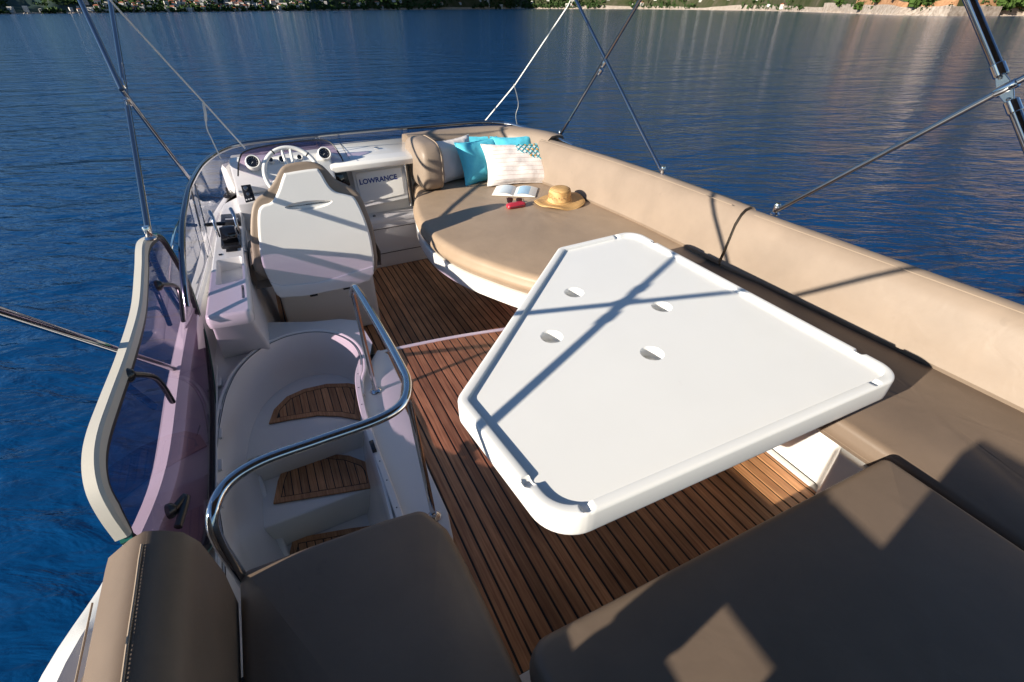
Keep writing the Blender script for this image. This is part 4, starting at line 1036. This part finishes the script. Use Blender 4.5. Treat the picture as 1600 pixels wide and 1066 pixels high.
# starboard
TOPZ = 2.3
s1 = strut(PX(875, 212, 2.60), PX(1000, 0, 2.60), .0125, TOPZ)
s2_ = strut(PX(1035, 270, 2.60), PX(900, 0, 2.60), .0125, TOPZ)
s3_ = strut(PX(1212, 330, 2.60), PX(1600, 122, 2.60), .0125, TOPZ)
ck = PX(1572, 138, 2.60)
big0 = PX(1600, 220, 2.60); big1 = PX(1515, 0, 2.60); bd = (big1-big0).normalized()
s4 = strut(ck+bd*.075, big1, .019, TOPZ); s5 = strut(ck-bd*.075, ck-bd*.62, .019)
# port
q1 = strut(PX(300, 285, -.50), PX(190, 140, -.60), .0125); 
q1b = strut(PX(190, 140, -.60), PX(125, 0, -.68), .0135, 2.25)
q2 = strut(PX(233, 368, -.58), PX(172, 0, -.64), .0145, 2.25)
q3a, q3b = PX(186, 552, -.665), PX(0, 487, -.665)
qd = (q3b-q3a).normalized()
q3 = strut(PX(270, 576, -.655), q3b, .0135, TOPZ)
pc = q3a+(q3b-q3a)*((1.45-q3a.z)/(q3b.z-q3a.z))
bdp = Vector((0, bd.y, bd.z)).normalized()
strut(pc+bdp*.075, pc+bdp*1.1, .0155, TOPZ); strut(pc-bdp*.075, pc-bdp*.75, .0155)
def collar(p, d, r, L=.05, mat='chrome'):
    d = Vector(d).normalized(); lathe([(r*.9, -L/2), (r, -L/2+.003), (r, L/2-.003), (r*.9, L/2)], p, d, 18).build('collar', M[mat], bf)
def clampset(p, d_big, d_thin):
    collar(p+d_big*.075, d_big, .0235, .05); collar(p-d_big*.075, d_big, .0235, .05); collar(p, d_thin, .0175, .07)
    for s_ in (-1, 1):
        n = Vector((1, 0, 0)); c = p+d_big*s_*.035; u = d_big.cross(n).normalized()
        pts = [c-u*.022-d_big*s_*.02, c+u*.022-d_big*s_*.02, c+u*.012+d_big*s_*.028, c-u*.012+d_big*s_*.028]
        plate([q_+n*-.012 for q_ in pts], (-1, 0, 0), .006, .0015, 1).build('clamp_plate', M['chrome'], bf)
        lathe([(.007, 0), (.007, .004), (.004, .006)], c+d_big*s_*.010+n*-.012, (-1, 0, 0), 12).build('bolt', M['screw'], bf)
clampset(ck, bd, (s3_[1]-s3_[0]).normalized()); clampset(pc, bdp, qd)
for p, d in ((PX(944, 100, 2.60), s1[1]-s1[0]), (PX(190, 130, -.605), q1b[1]-q1b[0]), (PX(200, 158, -.60), q1[0]-q1[1]), (PX(938, 112, 2.60), s1[1]-s1[0])): collar(p, d, .017, .05)
for p in (s1[0], s2_[0], s3_[0], q1[0], q2[0]):
    collar(p+Vector((0, 0, .02)), (0, 0, 1), .017, .05, 'chrome')
    lathe([(.026, 0), (.026, .006), (.012, .02)], p-Vector((0, 0, .02)), (0, 0, 1), 16).build('deck_foot', M['chrome'], bf)
# bows over the cockpit, joining the struts above the picture
def bow(pa_, pb_):
    tube(catmull([pa_, pa_+Vector((.06, 0, .14)), Vector((.3, (pa_.y+pb_.y)/2, 2.52)), Vector((1.0, (pa_.y+pb_.y)/2, 2.56)), Vector((1.7, (pa_.y+pb_.y)/2, 2.52)), pb_+Vector((-.06, 0, .14)), pb_], 6), .0125, 12).build('bow', M['chrome'], bf)
bow(q3[1], s3_[1]); bow(q1b[1], s1[1]); bow(q2[1], s2_[1])
bow(pc+bdp*((TOPZ-pc.z)/bdp.z), s4[1])
cv = thing('shade_canvas', (1, 1, 2.4), 'unseen dark canvas roof added and sized to shade the near seats', 'canopy')  # added above the view, extent set to darken near seats and spare the stairs
g = G(); lev = []
for y in (-3.2, -1.5, 0, .6, 1.2):
    lev.append([Vector((x, y, 2.36+.22*(1-((x-1)/1.75)**4))) for x in [-.75+.175*k for k in range(21)]])
band(lev, g); band([[p+Vector((0, 0, .004)) for p in l] for l in lev], g); g.build('canvas', M['canvas'], cv)
# unseen blocks added off frame to shade the near seats, with a sunlit gap
al = thing('shadow_blocker', (-.72, -.1, .5), 'unseen white blocks added off frame to shade the near seats', 'shadow blocker')
prism([(-.78, -1.1), (-.66, -1.1), (-.66, .24), (-.78, .24)], .5, .97, .02, 3).build('lower_blocker', M['gel'], al)
prism([(-.78, -1.1), (-.66, -1.1), (-.66, -.08), (-.78, -.08)], .97, 1.09, .0, 1).build('middle_blocker', M['gel'], al)
prism([(-.78, -1.1), (-.66, -1.1), (-.66, -.092), (-.78, -.092)], 1.09, 1.55, .02, 3).build('upper_blocker', M['gel'], al)

prism([(-.775, -.088), (-.665, -.088), (-.665, .098), (-.775, .098)], 1.09, 1.27, .01, 2).build('over_gap_blocker', M['gel'], al)
prism([(-.78, .10), (-.66, .10), (-.66, .24), (-.78, .24)], .972, 1.27, .01, 2).build('fore_blocker', M['gel'], al)
# webbing straps
def strap(pts, w_, lab, extra=None):
    o = tube(catmull(pts, 5), w_, 8, flat=.25).build('strap', M['strap'], None); tag(o, lab, 'strap', None)
    return o
t1 = thing('webbing_strap', PX(757, 190, 2.14) if False else PY(757, 190, 4.9), 'white webbing strap rising from the forward corner behind the turquoise cushions', 'strap')
tube([PY(757, 190, 4.9), PY(805, 132, 4.5), PY(888, 8, 3.9), PY(900, -20, 3.8)], .012, 8, flat=.3).build('webbing', M['strap'], t1)
tube(catmull([PY(803, 132, 4.5), PY(808, 150, 4.52), PY(810, 165, 4.55), PY(806, 180, 4.6), PY(808, 195, 4.62)], 5), .007, 8, flat=.4).build('loose_end', M['strap'], t1)
lathe([(.012, 0), (.012, .03), (.006, .04)], PY(757, 195, 4.9), (0, 0, 1), 12).build('buckle', M['chrome'], t1)
t2 = thing('webbing_strap', PY(383, 232, 4.85), 'thin white webbing strap running up left from the windscreen rail behind the dials', 'strap')
tube([PY(383, 232, 4.85), PY(318, 160, 4.6), PY(185, 15, 4.2), PY(150, -25, 4.1)], .007, 8, flat=.4).build('webbing', M['strap'], t2)
tube(catmull([PY(318, 162, 4.6), PY(321, 178, 4.58), PY(323, 200, 4.57), PY(330, 216, 4.56), PY(345, 248, 4.55)], 5), [.012]*8+[.006]*13, 8, flat=.35).build('loose_end', M['strap'], t2)

# ================================================================== LOOSE THINGS ON THE SUN LOUNGE
def pillow(name, corners_px, z, lab, mats, depth=.13, lean=.35, facing=(-.45, -1, 0), parent=None, wd=.42, hh=.40, center=None, tilt=0.0, yaw=0.0):
    """square cushion standing on the pad, leaning back; returns the thing and its face mapping"""
    t = thing(name, center, lab, 'cushion')
    f_ = Vector((math.sin(yaw), -math.cos(yaw), 0)); r_ = Vector((math.cos(yaw), math.sin(yaw), 0)); u_ = Vector((0, 0, 1))
    n_ = (f_*math.cos(lean)+u_*math.sin(lean)).normalized(); up_ = (u_*math.cos(lean)-f_*math.sin(lean)).normalized()
    r2 = r_*math.cos(tilt)+up_*math.sin(tilt); up2 = up_*math.cos(tilt)-r_*math.sin(tilt)
    c = Vector(center)+up2*hh/2
    N = 22; g = G(); rnd = random.random()*9
    def pt(a, b, s_):
        k = (1-a**4)*(1-b**4); pinch = 1-.10*(1-abs(a)**2)*abs(b)**3; pinch2 = 1-.10*(1-abs(b)**2)*abs(a)**3
        wr = .012*noise.noise(Vector((a*3+rnd, b*3, s_)))*k+.006*noise.noise(Vector((a*9+rnd, b*5, s_)))*(1-k)
        return c+r2*(a*wd/2*pinch2)+up2*(b*hh/2*pinch)+n_*(s_*(depth/2)*max(0, k)**.5+wr)
    for s_ in (1, -1):
        v = [pt(-1+2*i/N, -1+2*j/N, s_) for j in range(N+1) for i in range(N+1)]
        g.add(v, [(j*(N+1)+i, j*(N+1)+i+1, (j+1)*(N+1)+i+1, (j+1)*(N+1)+i) for j in range(N) for i in range(N)])
    g.build('cover', mats, t, 60)
    ed = [pt(-1+2*i/N, -1, 1) for i in range(N)]+[pt(1, -1+2*i/N, 1) for i in range(N)]+[pt(1-2*i/N, 1, 1) for i in range(N)]+[pt(-1, 1-2*i/N, 1) for i in range(N)]
    tube(ed, .004, 6, closed=True).build('piping', mats, t)
    return t, pt, n_
pillow('throw_pillow', None, 0, 'white cushion leaning against the tan bolster at the left end', M['whitecloth'], center=(1.62, 4.36, .455), lean=.38, yaw=.25, wd=.48, hh=.38)
pillow('throw_pillow', None, 0, 'turquoise cushion lying highest at the back against the front backrest', M['aqua'], center=(1.98, 4.56, .55), lean=.55, yaw=-.1, wd=.50, hh=.28)
pillow('throw_pillow', None, 0, 'turquoise cushion standing in the middle between white and striped cushions', M['aqua'], center=(1.84, 4.20, .455), lean=.46, yaw=.15, wd=.46, hh=.385)
pillow('throw_pillow', None, 0, 'turquoise cushion half hidden behind the striped cushion by the side backrest', M['aqua'], center=(2.14, 4.20, .50), lean=.5, yaw=-.1, wd=.42, hh=.34, tilt=-.05)
tp_, pt, pn_ = pillow('throw_pillow', None, 0, 'white cushion with pale stripes and a green and ochre lattice corner', M['whitecloth'], center=(2.10, 3.97, .455), lean=.70, yaw=-.12, wd=.68, hh=.40, tilt=-.06)
g = G()
for k in range(9):
    b = -.85+k*.2; ln = [pt(-.97+1.94*i/24, b, 1)+pn_*.0012 for i in range(25)]; tube(ln, .0016, 5, g)
g.build('stripe', M['pinkline'], tp_)
g = G(); g2 = G()
for k in range(-4, 10):
    a0 = .20+.15*k
    for sgn in (1, -1):
        ln = []
        for i in range(15):
            b = 1-1.1*i/14; a = a0+sgn*.62*(i/14)
            if -.1 < a < .97 and b > .42-(a-.0)*.75: ln.append(pt(a, b*.96, 1)+pn_*.003)
        if len(ln) > 1: tube(ln, .0035, 5, g)
for k in range(14):
    a = .2+.13*(k % 6)+.05*(k//6); b = .8-.27*(k//6)
    if a < .93: lathe([(.013, 0), (.011, .004), (.003, .007)], pt(a, b, 1)+pn_*.001, pn_, 8).build('tuft', M['ochrestitch'], tp_)
g.build('lattice', M['aquastitch'], tp_)
# hat
hc_ = P(874, 316, .462)
hat = thing('straw_hat', (hc_.x, hc_.y, .46), 'woven straw sun hat with a wide brim lying on the lounge', 'hat')
g = G(); N = 48; prof = [(.205, .012), (.200, .018), (.17, .016), (.13, .012), (.105, .014), (.095, .024), (.092, .05), (.090, .09), (.082, .115), (.06, .127), (.03, .130), (.002, .129)]
rings = []
for r_, h_ in prof:
    rings.append([(math.cos(2*math.pi*k/N)*r_*1.05, math.sin(2*math.pi*k/N)*r_*.95, h_+(.014*math.sin(2*math.pi*k/N*2+1)+.006*math.sin(5*2*math.pi*k/N))*max(0, (r_-.10)/.1)) for k in range(N)])
rings_mesh(rings, False, True, g)
ho = g.build('hat_body', M['straw'], None, 60); ho.parent = hat
g = tube([(math.cos(2*math.pi*k/N)*.205*1.05, math.sin(2*math.pi*k/N)*.205*.95, .012+.014*math.sin(2*math.pi*k/N*2+1)+.006*math.sin(5*2*math.pi*k/N)) for k in range(N)], .004, 6, closed=True); o = g.build('brim_edge', M['straw'], None); o.parent = hat
g = G()
for k in range(32):
    a = 2*math.pi*k/32; lathe([(.0045, 0), (.0045, .002)], (math.cos(a)*.0945*1.05, math.sin(a)*.0945*.95, .052+.010*(k % 2)), (math.cos(a), math.sin(a), .1), 6, g)
o = g.build('woven_holes', M['earth'], None); o.parent = hat
# open book
bkc = P(805, 300, .462)
bk = thing('open_book', (bkc.x, bkc.y, .462), 'open magazine with a sky blue photo page in front of the striped cushion', 'book')
ax_ = (P(838, 303, .462)-P(768, 300, .462)); L_ = ax_.length/2; ax_.normalize(); pxn = Vector((-ax_.y, ax_.x, 0))
for sgn, mt_ in ((-1, 'paper'), (1, 'bookphoto')):
    g = G(); v = []; N = 8
    for layer in (0, 1):
        for i in range(N+1):
            t = i/N; h_ = .004+.022*math.sin(math.pi*min(1, t*1.0))**.8*(1-t*.3) if layer else .001
            for w_ in (-.125, .125): v.append(Vector((0, 0, h_))+bkc+ax_*sgn*t*L_*.95+pxn*w_)
    M2 = (N+1)*2; f = []
    for i in range(N): f += [(2*i, 2*i+1, 2*i+3, 2*i+2), (M2+2*i, M2+2*i+1, M2+2*i+3, M2+2*i+2), (2*i, 2*i+2, M2+2*i+2, M2+2*i), (2*i+1, 2*i+3, M2+2*i+3, M2+2*i+1)]
    f += [(2*N, 2*N+1, M2+2*N+1, M2+2*N)]
    g.add(v, f); g.build('page_block', M['paper'], bk, 30)
    g = G(); v = []
    for i in range(N+1):
        t = i/N; h_ = .0055+.022*math.sin(math.pi*t)**.8*(1-t*.3)
        for w_ in (-.11, .11): v.append(Vector((0, 0, h_))+bkc+ax_*sgn*(t*.88+.04)*L_*.95+pxn*w_)
    g.add(v, [(2*i, 2*i+1, 2*i+3, 2*i+2) for i in range(N)]); g.build('printed_page', M['bookphoto'] if sgn > 0 else simple('pale_print', (.55, .64, .70), .5, var=.2), bk, 30)
# sunglasses
sg = P(804, 313, .50); sgt = thing('sunglasses', (sg.x, sg.y, .465), 'dark sunglasses resting on a red case in front of the magazine', 'sunglasses')
gx = (P(830, 314, .5)-P(780, 312, .5)).normalized(); gn = Vector((gx.y, -gx.x, 0)); gn = gn if gn.y < 0 else -gn; gu = Vector((0, 0, 1))*.8-gn*-.0; gu = (Vector((0, 0, 1))-gn*.45).normalized(); gf = gx.cross(gu).normalized(); gf = gf if gf.y < 0 else -gf
for s_ in (-1, 1):
    c = sg+gx*s_*.036+gu*.0
    pts = rounded([(-.027, .018), (.027, .020), (.022, -.020), (-.012, -.024)] if s_ > 0 else [(-.027, .020), (.027, .018), (.012, -.024), (-.022, -.020)], .012, 4)
    rplate([c+gx*p.x+gu*p.y for p in pts], gf, .002, .0, .0005, 'lens', M['amber'], sgt)
    tube([c+gx*p.x+gu*p.y for p in pts], .0025, 6, closed=True).build('lens_rim', M['amber'], sgt)
    tube([c+gx*s_*.028+gu*.018, c+gx*s_*.034+gu*.018-gf*.02, c+gx*s_*.03-gf*.12-gu*.01], .0022, 6).build('temple', M['amber'], sgt)
tube([sg-gx*.010+gu*.008, sg+gx*.010+gu*.008], .0022, 6).build('bridge', M['ochrestitch'], sgt)
rc_ = P(806, 322, .47); cs = thing('glasses_case', (rc_.x, rc_.y, .46), 'small shiny red case lying under the dark sunglasses', 'case')
o = cushion(rounded([(-.085, -.035), (.085, -.03), (.08, .04), (-.075, .035)], .02, 4), .0, .035, .014, .006, .002).build('case_body', M['red'], None, 50); o.parent = cs; 
o = tube([(-.08, -.037, .018), (.08, -.033, .018)], .002, 6).build('zip', M['screw'], None); o.parent = cs
